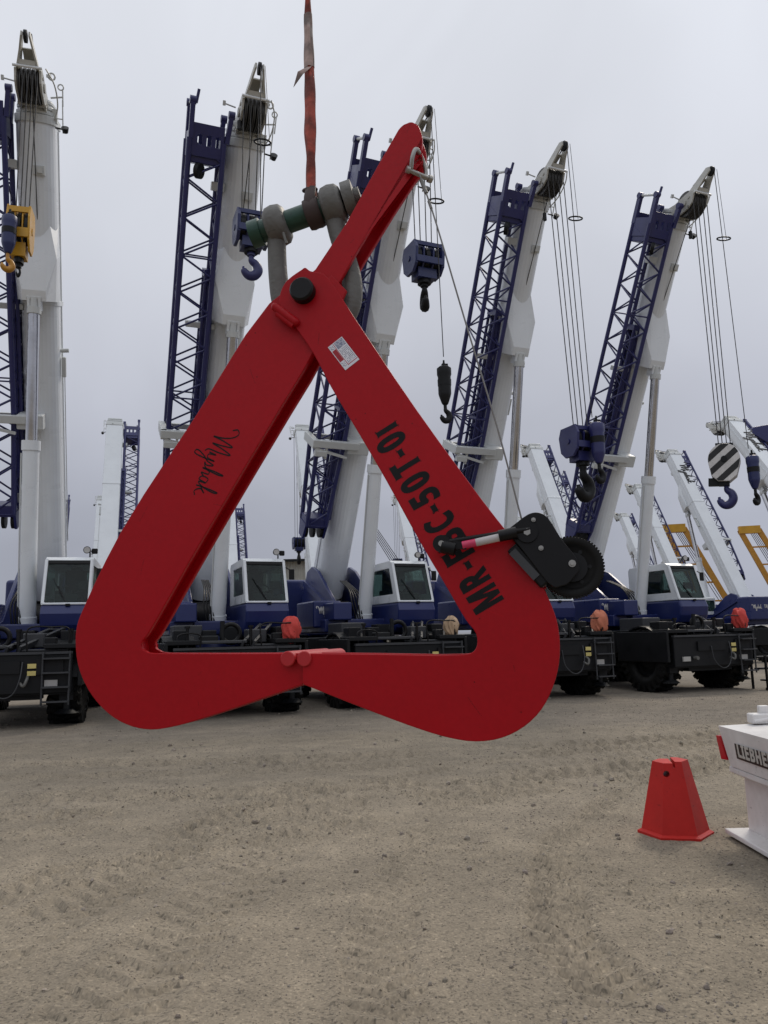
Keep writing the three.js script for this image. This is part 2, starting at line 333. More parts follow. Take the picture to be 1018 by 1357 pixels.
// ---------------------------------------------------------------- corrugated shed behind the cranes
{
  const t = thing('storage_shed', 'pale corrugated shed far behind the cranes in the middle left gap', 'shed', [-11.2, 0, -72]);
  const W = 13.4, h = 8.6; const pts = []; const n = 46;
  for (let i = 0; i < n; i++) { const x = -W / 2 + W * i / n, s = W / n; pts.push([x, 0], [x + s * .5, 0], [x + s * .62, .1], [x + s * .88, .1]); }
  pts.push([W / 2, 0], [W / 2, -.2], [-W / 2, -.2]);
  mesh('wall', [ext(pts.map(([x, y]) => [x, -y]), 0, h).rotateX(-Math.PI / 2), box(W, h, .1, 0, h / 2, -9), box(.1, h, 9, -W / 2, h / 2, -4.5), box(.1, h, 9, W / 2, h / 2, -4.5)], M.wall, t);
  mesh('roof', [box(W + .5, .25, 10, 0, h + .12, -4.4)], M.wall, t);
  mesh('gutter', [box(W + .6, .22, .25, 0, h + .1, .72)], M.dark, t);
}

// ---------------------------------------------------------------- cranes
const BOOM = { piv: [3.395, -2.116], A: 11.286 };
const boomShape = (k = 1, dw = 0) => { // section in (x, w); w points to the belly
  const hw = .43 * k, p = [[-hw, -.42 * k], [hw, -.42 * k], [hw, .05 * k]];
  for (let i = 1; i < 14; i++) { const a = i / 14 * Math.PI; p.push([hw * Math.cos(a), .05 * k + (.42 * k + dw) * Math.sin(a)]); }
  p.push([-hw, .05 * k]); return p;
};
const along = (g) => g.rotateX(-Math.PI / 2).scale(1, 1, -1).scale(-1, 1, 1); // (x, y, z) -> section (x, w) extruded along l
const exL = (pts, l0, l1, bevel = 0) => { const g = ext(pts.map(([x, w]) => [x, w]), l0, l1, bevel); const p = g.attributes.position; for (let i = 0; i < p.count; i++) p.setXYZ(i, p.getX(i), p.getZ(i), p.getY(i)); g.computeVertexNormals(); return g; };
const exW = (lw, x0, x1, bevel = 0, holes = []) => { const g = ext(lw, x0, x1, bevel, holes); const p = g.attributes.position; for (let i = 0; i < p.count; i++) p.setXYZ(i, p.getZ(i), p.getX(i), p.getY(i)); g.computeVertexNormals(); return g; }; // profile in (l, w), run along x
const hookPts = (s) => spline([[0, .42, 0], [0, .2, 0], [.02, .08, 0], [.15, -.03, 0], [.2, -.2, 0], [.1, -.36, 0], [-.06, -.38, 0], [-.18, -.28, 0], [-.22, -.14, 0]].map((p) => p.map((c) => c * s)), 5);
const hookGeo = (s) => sweep(hookPts(s), (t) => s * (.075 + .065 * Math.sin(Math.PI * clamp((t - .15) / .85)) + (t > .93 ? -.035 : 0)), 9);
const lattice = (o) => { // four chords with zigzag lacing; returns { chords: [4], lacing, solid }
  const { l0, l1, x0, x1, w0, w1, taper = .1, bay = .84 } = o, chords = [], lacing = [];
  const corner = (i, l) => { const t = smooth(l0 + 2.6, l0, l) * taper, sx = i % 2, sw = i >> 1; return [lerp(x0, x1, sx) + (sx ? -t : t), l, lerp(w0, w1, sw) + (sw ? -t : t)]; };
  for (let i = 0; i < 4; i++) chords.push([rod(corner(i, l0), corner(i, l0 + 2.6), .062, 10), rod(corner(i, l0 + 2.6), corner(i, l1), .062, 10)]);
  const n = Math.round((l1 - l0) / bay), fc = [[0, 1], [2, 3], [0, 2], [1, 3]];
  for (let k = 0; k < n; k++) {
    const a = lerp(l0, l1, k / n), b = lerp(l0, l1, (k + 1) / n), m = (a + b) / 2;
    for (const [i, j] of fc) { lacing.push(rod(corner(i, a), corner(j, m), .025, 6), rod(corner(j, m), corner(i, b), .025, 6)); if (k % 4 === 0) lacing.push(rod(corner(i, a), corner(j, a), .022, 6)); }
  }
  return { chords, lacing };
};
const tyreProfile = (r, w) => [[r * .55, -w * .42], [r * .72, -w * .5], [r * .92, -w * .49], [r * .985, -w * .38], [r, 0], [r * .985, w * .38], [r * .92, w * .49], [r * .72, w * .5], [r * .55, w * .42], [r * .5, 0], [r * .55, -w * .42]];
function tyreGeo(r, w) {
  const g = [new THREE.LatheGeometry(tyreProfile(r * .965, w).map((p) => new THREE.Vector2(...p)), 36).rotateZ(Math.PI / 2)];
  for (let i = 0; i < 22; i++) for (const s of [-1, 1]) {
    const a = (i + (s > 0 ? .5 : 0)) / 22 * 2 * Math.PI;
    g.push(box(w * .47, .07, .1, s * w * .24, r * .972, 0, 0, s * .45, 0).rotateX(a));
    g.push(box(.05, .2, .1, s * w * .49, r * .885, 0).rotateX(a));
  }
  return g;
}
const cabSide = [[-.42, 2.5], [-.42, 3.5], [-.34, 3.58], [1.22, 3.6], [1.36, 3.52], [1.72, 2.5]];
const sideHole = [[.0, 2.72], [.0, 3.4], [1.18, 3.4], [1.4, 2.72]];
const rearHole = [[-.3, 2.72], [-.3, 3.4], [-.1, 3.4], [-.1, 2.72]];

function crane(o) {
  const { X, Z, h, E, lod = 0, name = 'mobile_crane' } = o;
  const root = thing(name, o.label, 'crane', [X, 0, Z], h * D2R, o.group);
  // --- carrier
  const ch = part('chassis', () => [box(1.1, .62, 7.2, 0, 1.05, -.35), box(2.3, .12, 6.3, 0, 1.42, -.6), box(2.5, .42, .5, 0, .92, 2.75), box(2.7, .5, .6, 0, .98, -3.6), box(.5, .5, 1.6, -1.05, 1.15, .2), box(.5, .5, 1.6, 1.05, 1.15, .2), rod([-1.2, .82, 2.25], [1.2, .82, 2.25], .17, 10), rod([-1.2, .82, -2], [1.2, .82, -2], .17, 10)], 'chassis', M.dark, root);
  part('under', () => [rbox(1.9, .6, 4.6, .04, 0, .95, .2), rbox(2.4, .5, 1.2, .04, 0, 1.0, .1), box(1.5, .4, .5, 0, .75, 2.9)], 'underbody', M.dark, root);
  part('deck', () => [rbox(1.5, .07, .9, .02, -.55, 1.6, 2.75), rbox(.9, .05, .9, .02, .8, 1.52, 2.7), box(2.72, .05, .12, 0, 1.47, 3.32)], 'deck', M.deckGrey, root);
  part('bumper', () => [rbox(2.72, .78, .1, .03, 0, 1.06, 3.3), box(2.72, .1, .3, 0, .7, 3.15), box(.3, .55, .5, -1.2, 1.0, 3.0), box(.3, .55, .5, 1.2, 1.0, 3.0), box(1.0, .24, .06, -.1, 1.2, 3.37), box(.5, .3, .06, .95, 1.2, 3.37)], 'bumper', M.dark, root);
  if (!lod) {
    part('stickers', () => [box(.16, .09, .006, .62, 1.22, 3.41), box(.16, .09, .006, .62, 1.08, 3.41)], 'warning_sticker', M.stickerYellow, root);
    part('lad', () => { const g = []; for (const x of [.82, 1.32]) g.push(rod([x, .45, 3.44], [x, 1.5, 3.42], .022, 6)); for (let i = 0; i < 4; i++) g.push(box(.5, .03, .16, 1.07, .52 + i * .28, 3.46)); return g; }, 'ladder', M.deckGrey, root);
    for (const g of [[[.5, 1.5, 3.28], [.5, 1.95, 3.28], [.95, 1.98, 3.28], [1.25, 1.95, 3.25], [1.25, 1.5, 3.25]], [[-1.25, 1.5, 3.25], [-1.25, 1.75, 3.25], [-.8, 1.75, 3.25], [-.8, 1.5, 3.25]]]) part('handrail' + g[0], () => [sweep(spline(g, 5), .018, 6)], 'handrail', M.black, root);
    part('hose', () => [sweep(spline([[.45, 1.3, 3.42], [.42, .95, 3.5], [.3, .68, 3.5], [.12, .62, 3.48], [-.1, .8, 3.44], [-.18, 1.2, 3.42]], 6), .014, 6)], 'hose', M.deckGrey, root);
    part('towhook', () => [sweep(spline([[.55, 1.02, 3.38], [.55, .95, 3.5], [.5, .84, 3.52], [.42, .9, 3.45]], 5), .03, 7)], 'tow_hook', M.galv, root);
    part('towpin', () => [rod([-.75, .9, 3.4], [-.75, .9, 3.52], .05, 8)], 'tow_pin', M.galv, root);
    for (const x of [-1.0, .98]) part('hl' + x, () => [box(.24, .12, .05, x, .88, 3.37)], 'headlight', M.lampGlass, root);
    part('toolbox', () => [rbox(.62, .42, 1.0, .03, -.9, 1.78, 1.55)], 'tool_box', M.deckGrey, root);
    part('stepbox', () => [rbox(.42, .3, .5, .03, .52, 1.72, 2.5)], 'step_box', M.deckGrey, root);
    part('stair', () => [bar([.1, 1.55, 3.2], [.75, 1.95, 1.9], .05, .14), bar([.34, 1.55, 3.2], [1.0, 1.95, 1.9], .05, .14), ...[.15, .4, .65, .9].map((k) => box(.26, .03, .12, .22 + .65 * k, 1.6 + .4 * k, 3.2 - 1.3 * k))], 'stair', M.deckGrey, root);
    for (const [x, y, z, w, h, d] of [[-.45, 1.72, 2.0, .3, .3, .5], [.15, 1.75, 1.3, .4, .4, .4], [1.15, 1.75, 2.2, .3, .35, .6], [-1.15, 1.72, 2.6, .3, .3, .4], [.9, 1.66, 3.0, .22, .24, .2], [-.6, 1.66, 3.05, .4, .16, .2]]) part('fit' + x, () => [rbox(w, h, d, .03, x, y, z)], 'deck_unit', M.dark, root);
    for (const x of [-1.05, .3, 1.28]) part('stand' + x, () => [rod([x, 1.5, 3.1], [x, 1.95, 3.1], .035, 8), rod([x, 1.9, 3.1], [x, 1.95, 3.1], .06, 8)], 'post', M.black, root);
    part('post', () => [rod([-.3, 1.6, 3.0], [-.3, 2.05, 3.0], .05, 8)], 'post', M.dark, root);
    part('hosecoil', () => [new THREE.TorusGeometry(.2, .05, 8, 20).translate(-.1, 1.78, 2.9)], 'hose_coil', M.black, root);
  }
  for (const [x, z, k] of [[-1.18, 2.25, 'f'], [1.18, 2.25, 'f'], [-1.18, -2.0, 'r'], [1.18, -2.0, 'r']]) {
    const w = part('tyre', () => tyreGeo(.84, .62), 'wheel', M.rubber, root); w.position.set(x, .83, z);
    part('rim', () => [new THREE.LatheGeometry([[.05, -.2], [.18, -.2], [.22, -.12], [.4, -.1], [.46, -.24], [.46, .24], [.4, .1], [.22, .12], [.18, .2], [.05, .2]].map((p) => new THREE.Vector2(...p)), 24).rotateZ(Math.PI / 2)], 'rim', M.dark, w);
    const f = part('fender', () => { const p = []; for (let i = 0; i <= 10; i++) { const a = lerp(.2, Math.PI - .2, i / 10); p.push([.98 * Math.cos(a), .98 * Math.sin(a)]); } for (let i = 10; i >= 0; i--) { const a = lerp(.2, Math.PI - .2, i / 10); p.push([.94 * Math.cos(a), .94 * Math.sin(a)]); } return [exX(p, -.34, .34)]; }, 'fender', M.dark, root); f.position.set(x, .78, z);
  }
  for (const k of [-1, 1]) part('skirt' + k, () => [rbox(.3, .62, 1.7, .03, k * 1.3, 1.34, .45), rbox(.08, .8, 2.0, .02, k * 1.5, 1.2, 2.3), rbox(.7, .1, 2.1, .02, k * 1.15, 1.6, 2.25), rbox(.7, .1, 2.1, .02, k * 1.15, 1.6, -2.0)], 'side_skirt', M.dark, root);
  for (const z of [3.0, -3.75]) for (const s of [-1, 1]) part('jack' + z + s, () => [box(.26, .8, .26, s * 1.24, .92, z), rod([s * 1.24, .3, z], [s * 1.24, .6, z], .07, 8), new THREE.CylinderGeometry(.14, .24, .08, 12).translate(s * 1.24, .3, z)], 'outrigger_jack', M.dark, root);
  // --- superstructure
  const tt = part('turntable', () => [new THREE.CylinderGeometry(.75, .8, .3, 28).translate(0, 1.62, 0), rbox(2.0, .34, 2.6, .04, -.2, 1.94, -.5), rbox(.78, .7, 1.5, .05, -1.0, 2.25, -.3), rbox(.5, .45, 1.0, .04, -.85, 2.3, .7), rbox(1.0, .5, 1.5, .04, 1.0, 2.0, -1.3)], 'turntable', M.blue, root);
  for (const s of [-1, 1]) part('cheek' + s, () => [exX([[-3.0, 1.8], [.95, 1.8], [.95, 2.1], [.45, 2.2], [-1.5, 3.55], [-2.0, 3.72], [-2.45, 3.6], [-3.0, 2.8]], s * .58 - .05, s * .58 + .05, .015), exX([[-2.6, 3.2], [.5, 2.0], [.6, 2.12], [-2.5, 3.34]], s * .66 - .06, s * .66 + .06)], 'side_frame', M.blue, tt);
  part('cw', () => [rbox(2.5, 1.35, .95, .1, 0, 2.75, -3.65), rbox(2.2, .5, .5, .06, 0, 2.05, -3.2)], 'counterweight', M.blue, root);
  part('drums', () => [rod([-.45, 2.75, -2.75], [.45, 2.75, -2.75], .36, 18), rod([-.45, 2.4, -1.9], [.45, 2.4, -1.9], .3, 18)], 'winch_drum', M.rope, tt);
  if (!lod) {
    part('hyd', () => { const g = []; for (let i = 0; i < 5; i++) g.push(sweep(spline([[-.3 + i * .06, 2.1, .7], [-.36 + i * .07, 2.5 + .04 * i, .6], [-.3 + i * .05, 2.9, .2], [-.25 + .04 * i, 3.2, -.6]], 5), .02, 6)); return g; }, 'hydraulic_hose', M.black, tt);
    const lg = part('sidelogo', () => { const g = scriptGeo(.55, .03).map((q) => q.scale(1, 1, 1)); return g.map((q) => q.translate(-1.3, 2.26, .462)); }, 'lettering', M.printWhite, tt);
  }
  // --- cab
  if (!o.noCab) {
  const cab = part('cab', () => [
    exX(cabSide, .46, .51, .012, [sideHole]), exX(cabSide, 1.44, 1.49, .012, [sideHole]),
    exX([[-.42, 3.5], [-.34, 3.58], [1.22, 3.605], [1.36, 3.53], [1.38, 3.46], [1.2, 3.5], [-.38, 3.46]], .462, 1.488, .01),
    box(.94, .2, .05, .975, 2.6, -.4), box(.94, .1, .05, .975, 3.42, -.4), rbox(.98, .05, .09, .02, .975, 2.52, 1.69),
    rod([.495, 2.52, 1.685], [.495, 3.54, 1.335], .045, 12), rod([1.455, 2.52, 1.685], [1.455, 3.54, 1.335], .045, 12)], 'cab', M.white, root);
  part('cablow', () => [exX([[-.42, 2.5], [1.7, 2.495], [1.79, 2.3], [1.74, 2.05], [1.62, 1.86], [1.35, 1.73], [1.1, 1.68], [-.42, 1.68]], .45, 1.5, .06)], 'lower_panel', M.blue, cab);
  part('wscreen', () => [bar([.975, 2.55, 1.682], [.975, 3.5, 1.352], .93, .008)], 'windscreen', M.glass, cab);
  for (const x of [.485, 1.465]) part('swin' + x, () => [exX(sideHole, x - .004, x + .004)], 'side_window', M.glass, cab);
  part('rwin', () => [box(.9, .68, .008, .975, 3.04, -.4)], 'rear_window', M.glass, cab);
  part('wframe', () => [bar([.528, 2.56, 1.695], [.528, 3.48, 1.375], .02, .02), bar([1.422, 2.56, 1.695], [1.422, 3.48, 1.375], .02, .02), box(.92, .08, .03, .975, 3.475, 1.375, -.33)], 'window_seal', M.black, cab);
  if (!lod) {
    part('seat', () => [rbox(.5, .14, .5, .05, .98, 2.62, .35), rbox(.5, .8, .14, .06, .98, 3.0, .08, .12), rbox(.26, .2, .1, .04, .98, 3.42, .03), rbox(.12, .35, .6, .03, .66, 2.7, .45), rbox(.12, .35, .6, .03, 1.3, 2.7, .45)], 'seat', M.seat, cab);
    part('dash', () => [rbox(.5, .3, .3, .04, .95, 2.6, 1.3), rod([.98, 2.6, 1.2], [.98, 2.86, 1.0], .04, 8), new THREE.TorusGeometry(.19, .018, 8, 22).rotateX(-.9).translate(.98, 2.88, .98), rbox(.26, .2, .06, .02, 1.28, 2.95, 1.2)], 'dashboard', M.seat, cab);
    part('wiper', () => [bar([1.0, 2.5, 1.72], [.78, 2.92, 1.58], .02, .02), bar([.9, 2.66, 1.665], [.66, 3.1, 1.515], .014, .014), rbox(.1, .06, .06, .015, 1.02, 2.49, 1.73)], 'wiper', M.black, cab);
    part('lamp', () => [rod([1.38, 3.58, 1.1], [1.38, 3.74, 1.1], .018, 6), new THREE.CylinderGeometry(.085, .07, .09, 14).rotateX(Math.PI / 2).translate(1.32, 3.78, 1.14), rbox(.14, .13, .06, .03, 1.48, 3.76, 1.1), rod([1.3, 3.76, 1.1], [1.48, 3.76, 1.1], .015, 6)], 'work_lamp', M.black, cab);
    part('lampface', () => [new THREE.CylinderGeometry(.07, .07, .012, 14).rotateX(Math.PI / 2).translate(1.32, 3.78, 1.19)], 'lamp_glass', M.lampGlass, cab);
    part('mirror', () => [rod([1.47, 3.4, 1.35], [1.62, 3.3, 1.45], .014, 6), rbox(.14, .26, .05, .02, 1.64, 3.2, 1.45)], 'mirror', M.black, cab);
  }
  }
  // --- boom; its own axes: y runs up the boom, z towards its belly
  const sink = (m) => { m.position.set(0, ...BOOM.piv); m.rotation.x = (90 - E) * D2R; return m; };
  const boom = sink(part('boom', () => [exL(boomShape(), -.5, BOOM.A, .01), box(.03, BOOM.A, .05, -.44, BOOM.A / 2 - .2, -.2), box(.03, BOOM.A, .05, .44, BOOM.A / 2 - .2, -.2)], 'boom', M.white, root));
  part('collar', () => [exL(boomShape(1.07), BOOM.A - .16, BOOM.A + .02, .012)], 'boom_collar', M.offWhite, boom);
  part('sections', () => [0, 1, 2].map((i) => [exL(boomShape(.97 - .04 * i), BOOM.A + .04 + .12 * i, BOOM.A + .11 + .12 * i, .01), exL(boomShape(.9 - .04 * i), BOOM.A - .05 + .12 * i, BOOM.A + .14 + .12 * i)]), 'boom_section', M.offWhite, boom);
  part('bracket', () => {
    const P = []; for (const k of [-1, 1]) P.push([k * .43, 9.0, .0], [k * .3, 8.9, .36], [k * .5, 8.25, .3], [k * .47, 8.15, .62], [k * .26, 7.42, .95], [k * .26, 7.18, .95], [k * .46, 7.18, .25], [k * .42, 7.18, .56]);
    const Q = P.map((p) => V(...p));
    return [new ConvexGeometry(Q), exL(boomShape(1.05), 7.08, 7.2, .01), box(.06, .3, .25, -.12, 7.1, .85), box(.06, .3, .25, .12, 7.1, .85)];
  }, 'boom_bracket', M.white, boom);
  part('pad', () => [box(.26, .2, .1, .1, 10.1, .46), box(.12, .12, .16, .12, 10.1, .47)], 'hose_clip', M.offWhite, boom);
  if (!o.noJib) {
    part('jibarm', () => [rbox(1.3, .2, .16, .02, -.85, 4.36, .9), rbox(.6, .36, .62, .03, -.18, 4.3, .6), rbox(.16, .24, .9, .02, -1.42, 4.34, .5), bar([-1.4, 4.22, .92], [-.5, 4.02, .9], .07, .07), rbox(.34, .16, .14, .02, -1.25, 4.1, .92), bar([-1.1, 4.3, .92], [-1.1, 3.95, .9], .06, .06), rbox(.9, .14, .1, .02, -.9, 4.3, -.12), rbox(.7, .14, .2, .02, -.7, 7.0, .25), rbox(.3, .2, .2, .02, -.55, 10.2, .2), rbox(.2, .3, .25, .02, -.55, 2.2, .1)], 'jib_bracket', M.offWhite, boom);
    const slots = [0, 1, 2].map((k) => [[10.98, -1.14 + k * .2], [11.2, -1.14 + k * .2], [11.2, -1.04 + k * .2], [10.98, -1.04 + k * .2]]);
    const panel = (w) => { const g = ext([[10.75, -1.3], [11.42, -1.3], [11.42, -.56], [10.75, -.56]], w - .025, w + .025, .005, slots), p = g.attributes.position; for (let i = 0; i < p.count; i++) p.setXYZ(i, p.getY(i), p.getX(i), p.getZ(i)); g.computeVertexNormals(); return g; };
    const jib = sink(part('jibbox', () => [panel(.74), panel(.0), box(.06, .5, .7, -1.3, 11.0, .37), box(.06, .5, .7, -.57, 11.0, .37), rbox(.74, .16, .7, .03, -.94, 10.68, .37)], 'lattice_jib', M.navy, root));
    part('jibbeam', () => { const g = [], c = [[-.66, -.1], [-.47, -.1], [-.66, .34], [-.47, .34]]; for (const [x, w] of c) g.push(rod([x, 2, w], [x, 8.25, w], .045, 8)); for (let k = 0; k < 9; k++) { const a = 2 + k * .69, m = a + .345; for (const [p, q] of [[0, 1], [2, 3], [0, 2], [1, 3]]) g.push(rod([c[p][0], a, c[p][1]], [c[q][0], m, c[q][1]], .02, 5), rod([c[q][0], m, c[q][1]], [c[p][0], a + .69, c[p][1]], .02, 5)); } g.push(box(.28, .16, .5, -.57, 8.25, .12), box(.28, .1, .5, -.57, 5.2, .12), rbox(.1, 5.2, .16, .02, -.57, 5.4, .28)); return g; }, 'stowed_section', M.navy, jib);
    for (const [x, w, l] of [[-1.29, .0, 11.85], [-1.29, .72, 11.85], [-.57, .0, 11.66], [-.5, .72, 11.7]]) part('fork' + x + w, () => [bar([x, 11.1, w], [x + (x > -1 ? .06 : 0), l, w], .1, .14), rod([x + (x > -1 ? .06 : 0) - .07, l, w], [x + (x > -1 ? .06 : 0) + .07, l, w], .085, 12)], 'fork', M.navy, jib);
    part('forkpin', () => [rod([-1.29, 11.85, -.06], [-1.29, 11.85, .78], .035, 8)], 'fork_pin', M.offWhite, jib);
    part('forkhorn', () => [rod([-1.22, 11.8, .72], [-1.18, 12.08, .7], .035, 6)], 'fork_horn', M.navy, jib);
    part('jibtip', () => [rbox(.62, .3, .55, .03, -.94, 1.98, .37)], 'tip_box', M.navy, jib);
    for (const x of [-1.16, -.94, -.72]) part('tipsheave' + x, () => [rod([x - .04, 1.68, .37], [x + .04, 1.68, .37], .21, 16)], 'sheave', M.dark, jib);
    for (const x of [-1.24, -.64]) part('tipcheek' + x, () => [exW([[1.5, .2], [1.95, .08], [1.95, .68], [1.5, .55]], x - .03, x + .03)], 'tip_plate', M.navy, jib);
    for (let i = 0; i < 4; i++) part('chord' + i, () => (cache.lat ||= { done: 1, ...lattice({ l0: 1.9, l1: 11.1, x0: -1.31, x1: -.56, w0: .0, w1: .74 }) }).chords[i], 'chord', M.navy, jib);
    part('lacing', () => cache.lat.lacing, 'lacing', M.navy, jib);
    part('jibsheave', () => [rod([-1.1, 10.45, .74], [-1.02, 10.45, .8], .17, 16)], 'sheave', M.dark, jib);
  }
  const headP = [[11.55, -.34], [11.55, .32], [11.7, .64], [11.86, .88], [12.02, .98], [12.28, .96], [12.36, .84], [12.22, .62], [11.98, .3], [11.8, -.12]];
  const nose = [[12.18, .6], [12.3, .98], [12.62, 1.06], [12.88, 1.16], [12.98, 1.1], [12.96, .98], [12.6, .8]];
  const head = part('head', () => [exW(headP, -.28, -.23, .008), exW(headP, .23, .28, .008), exW([[11.5, -.36], [11.5, .3], [11.75, .3], [11.82, 0], [11.74, -.36]], -.24, .24), exW([[11.76, -.1], [11.98, .32], [12.22, .64], [12.18, .68], [11.94, .36], [11.72, -.06]], -.24, .24), rod([-.31, 12.0, .66], [.31, 12.0, .66], .1, 14), rod([-.3, 11.72, .3], [.3, 11.72, .3], .06, 10), rod([-.3, 12.16, .8], [.3, 12.16, .8], .04, 8), box(.6, .05, .12, 0, 11.66, .5), box(.64, .12, .06, 0, 11.62, -.3),
    ...[-1, 1].map((k) => { const g = exW(nose, -.02, .02, .006), p = g.attributes.position; for (let i = 0; i < p.count; i++) p.setX(i, p.getX(i) + k * lerp(.22, .08, smooth(12.2, 12.95, p.getY(i)))); g.computeVertexNormals(); return g; }), box(.34, .1, .05, 0, 12.4, .98), box(.22, .3, .04, 0, 12.6, .76, .75)], 'boom_head', M.headGrey, boom);
  head.position.y = -.2;
  part('headbar', () => [rod([-.3, 12.32, 1.0], [.3, 12.32, 1.0], .03, 8)], 'cross_bar', M.white, head);
  for (let i = 0; i < 5; i++) part('sheave' + i, () => { const x = -.18 + i * .09, y = 12.0, w = .66; return [rod([x - .026, y, w], [x - .012, y, w], .36, 22), rod([x - .012, y, w], [x + .012, y, w], .32, 22), rod([x + .012, y, w], [x + .026, y, w], .36, 22)]; }, 'sheave', M.sheaveGrey, head);
  part('runner', () => [rod([-.03, 12.88, 1.1], [.03, 12.88, 1.1], .13, 18)], 'sheave', M.dark, head);
  {
    const bits = { wind_gauge: [rod([.36, 11.9, .3], [.62, 11.95, .3], .02, 6), rod([.62, 11.75, .3], [.62, 12.1, .3], .016, 6), new THREE.TorusGeometry(.06, .016, 6, 12).translate(.58, 12.15, .3)], antenna: [rod([.4, 11.5, .2], [.6, 11.5, .2], .014, 6), rod([.6, 11.2, .2], [.6, 11.9, .2], .014, 6)], rope_guide: [rod([-.34, 12.1, .5], [-.62, 12.14, .5], .018, 6), box(.06, .1, .06, -.6, 12.14, .5)], pulley: [new THREE.TorusGeometry(.07, .02, 6, 12).translate(.42, 12.3, .5), box(.1, .06, .06, .36, 12.3, .5)], bolt_box: [box(.14, .3, .16, .4, 11.55, .1)], cable: [sweep(spline([[.4, 11.4, .2], [.52, 11.7, .4], [.5, 12.1, .7], [.36, 12.35, .9]], 5), .016, 6)] };
    for (const k in bits) part('bit' + k, () => bits[k], k, M.offWhite, head);
    part('boomlamp', () => [rod([.44, 11.1, .2], [.6, 11.08, .25], .02, 6), new THREE.CylinderGeometry(.085, .06, .12, 12).rotateX(.6).translate(.66, 11.06, .3)], 'work_lamp', M.black, boom);
    part('reel', () => [rbox(.1, .5, .12, .02, .5, 5.6, .0), rod([.44, 6.0, .0], [.62, 6.02, .0], .05, 8), rod([.5, 1, -.1], [.5, 5.4, -.1], .012, 5)], 'cable_reel', M.offWhite, boom);
    part('stay', () => [rod([.1, 11.35, -.5], [.1, 12.97, 1.0], .018, 5)], 'stay_rope', M.rope, head);
  }
  if (o.decal) { const d = mesh('lettering', scriptGeo(1.9, .028).map((g) => g.applyMatrix4(new THREE.Matrix4().makeBasis(V(0, -1, 0), V(-1, 0, 0), V(0, 0, -1)).setPosition(.15, 10.4, -.432))), M.signText, boom); }
  // --- lift cylinder
  const e = E * D2R, L = (l, w, x = 0) => V(x, BOOM.piv[0] + l * Math.sin(e) - w * Math.cos(e), BOOM.piv[1] + l * Math.cos(e) + w * Math.sin(e)); // boom axes -> crane axes
  const foot = V(0, 2.12, .52), pin = L(7.24, .9), up = V().subVectors(pin, foot), at = (t) => foot.clone().addScaledVector(up, t);
  const cyl = mesh('lift_cylinder', [rod(at(-.05), at(.545), .185, 24), rod(at(.53), at(.56), .21, 24), rod(at(.0), at(.02), .21, 20)], M.white, root);
  mesh('piston_rod', [rod(at(.56), at(.955), .13, 20)], M.chrome, cyl);
  mesh('rod_eye', [rod(at(.95), at(.97), .16, 16), rod(at(.96), at(1.0), .09, 12), rod(V(-.16, pin.y, pin.z), V(.16, pin.y, pin.z), .07, 12)], M.offWhite, cyl);
  if (!lod) mesh('pipe', [rod(at(.05).add(V(-.2, 0, .05)), at(.52).add(V(-.2, 0, .05)), .018, 6)], M.offWhite, cyl);
  // --- hoist ropes and what hangs on them
  root.updateMatrixWorld(true);
  const hz = L(11.8, 1.02).z, tipP = L(12.7, 1.22);
  const gr = [];
  if (o.block) {
    const by = o.block.y, xs = o.block.ropes || [-.24, -.08, .1, .26], bx = o.block.x || 0;
    for (const x of xs) gr.push(rod([x, L(11.85, 1.0).y, hz], [bx + x * .85, by, hz], .013, 5));
    gr.push(rod([.05, L(11.8, .6).y, hz - .2], L(.3, -.5), .012, 5));
  }
  if (o.aux) gr.push(rod(tipP, [tipP.x + (o.aux.x || 0), o.aux.y, tipP.z + (o.aux.dz || 0)], .011, 5));
  if (o.ring) {
    const ry = tipP.y - o.ring;
    gr.push(rod([.1, tipP.y + .05, tipP.z], [.2, ry, tipP.z], .007, 5));
    mesh('limit_ring', [new THREE.TorusGeometry(.17, .02, 8, 24).rotateX(Math.PI / 2 + .25).translate((o.aux?.x || 0) * .3 + .03, ry, tipP.z)], M.black, root);
  }
  if (gr.length) mesh('hoist_rope', gr, M.rope, root);
  if (o.limit) mesh('limit_weight', [rod([-.3, L(11.6, .6).y, hz - .15], [-.3, o.limit, hz - .15], .008, 5), rod([-.3, o.limit, hz - .15], [-.3, o.limit - .2, hz - .15], .05, 8)], M.black, root);
  root.userData.spots = undefined; delete root.userData.spots;
  return { root, hz, tip: tipP, at: (x, y, z) => root.localToWorld(V(x, y, z)) };
}

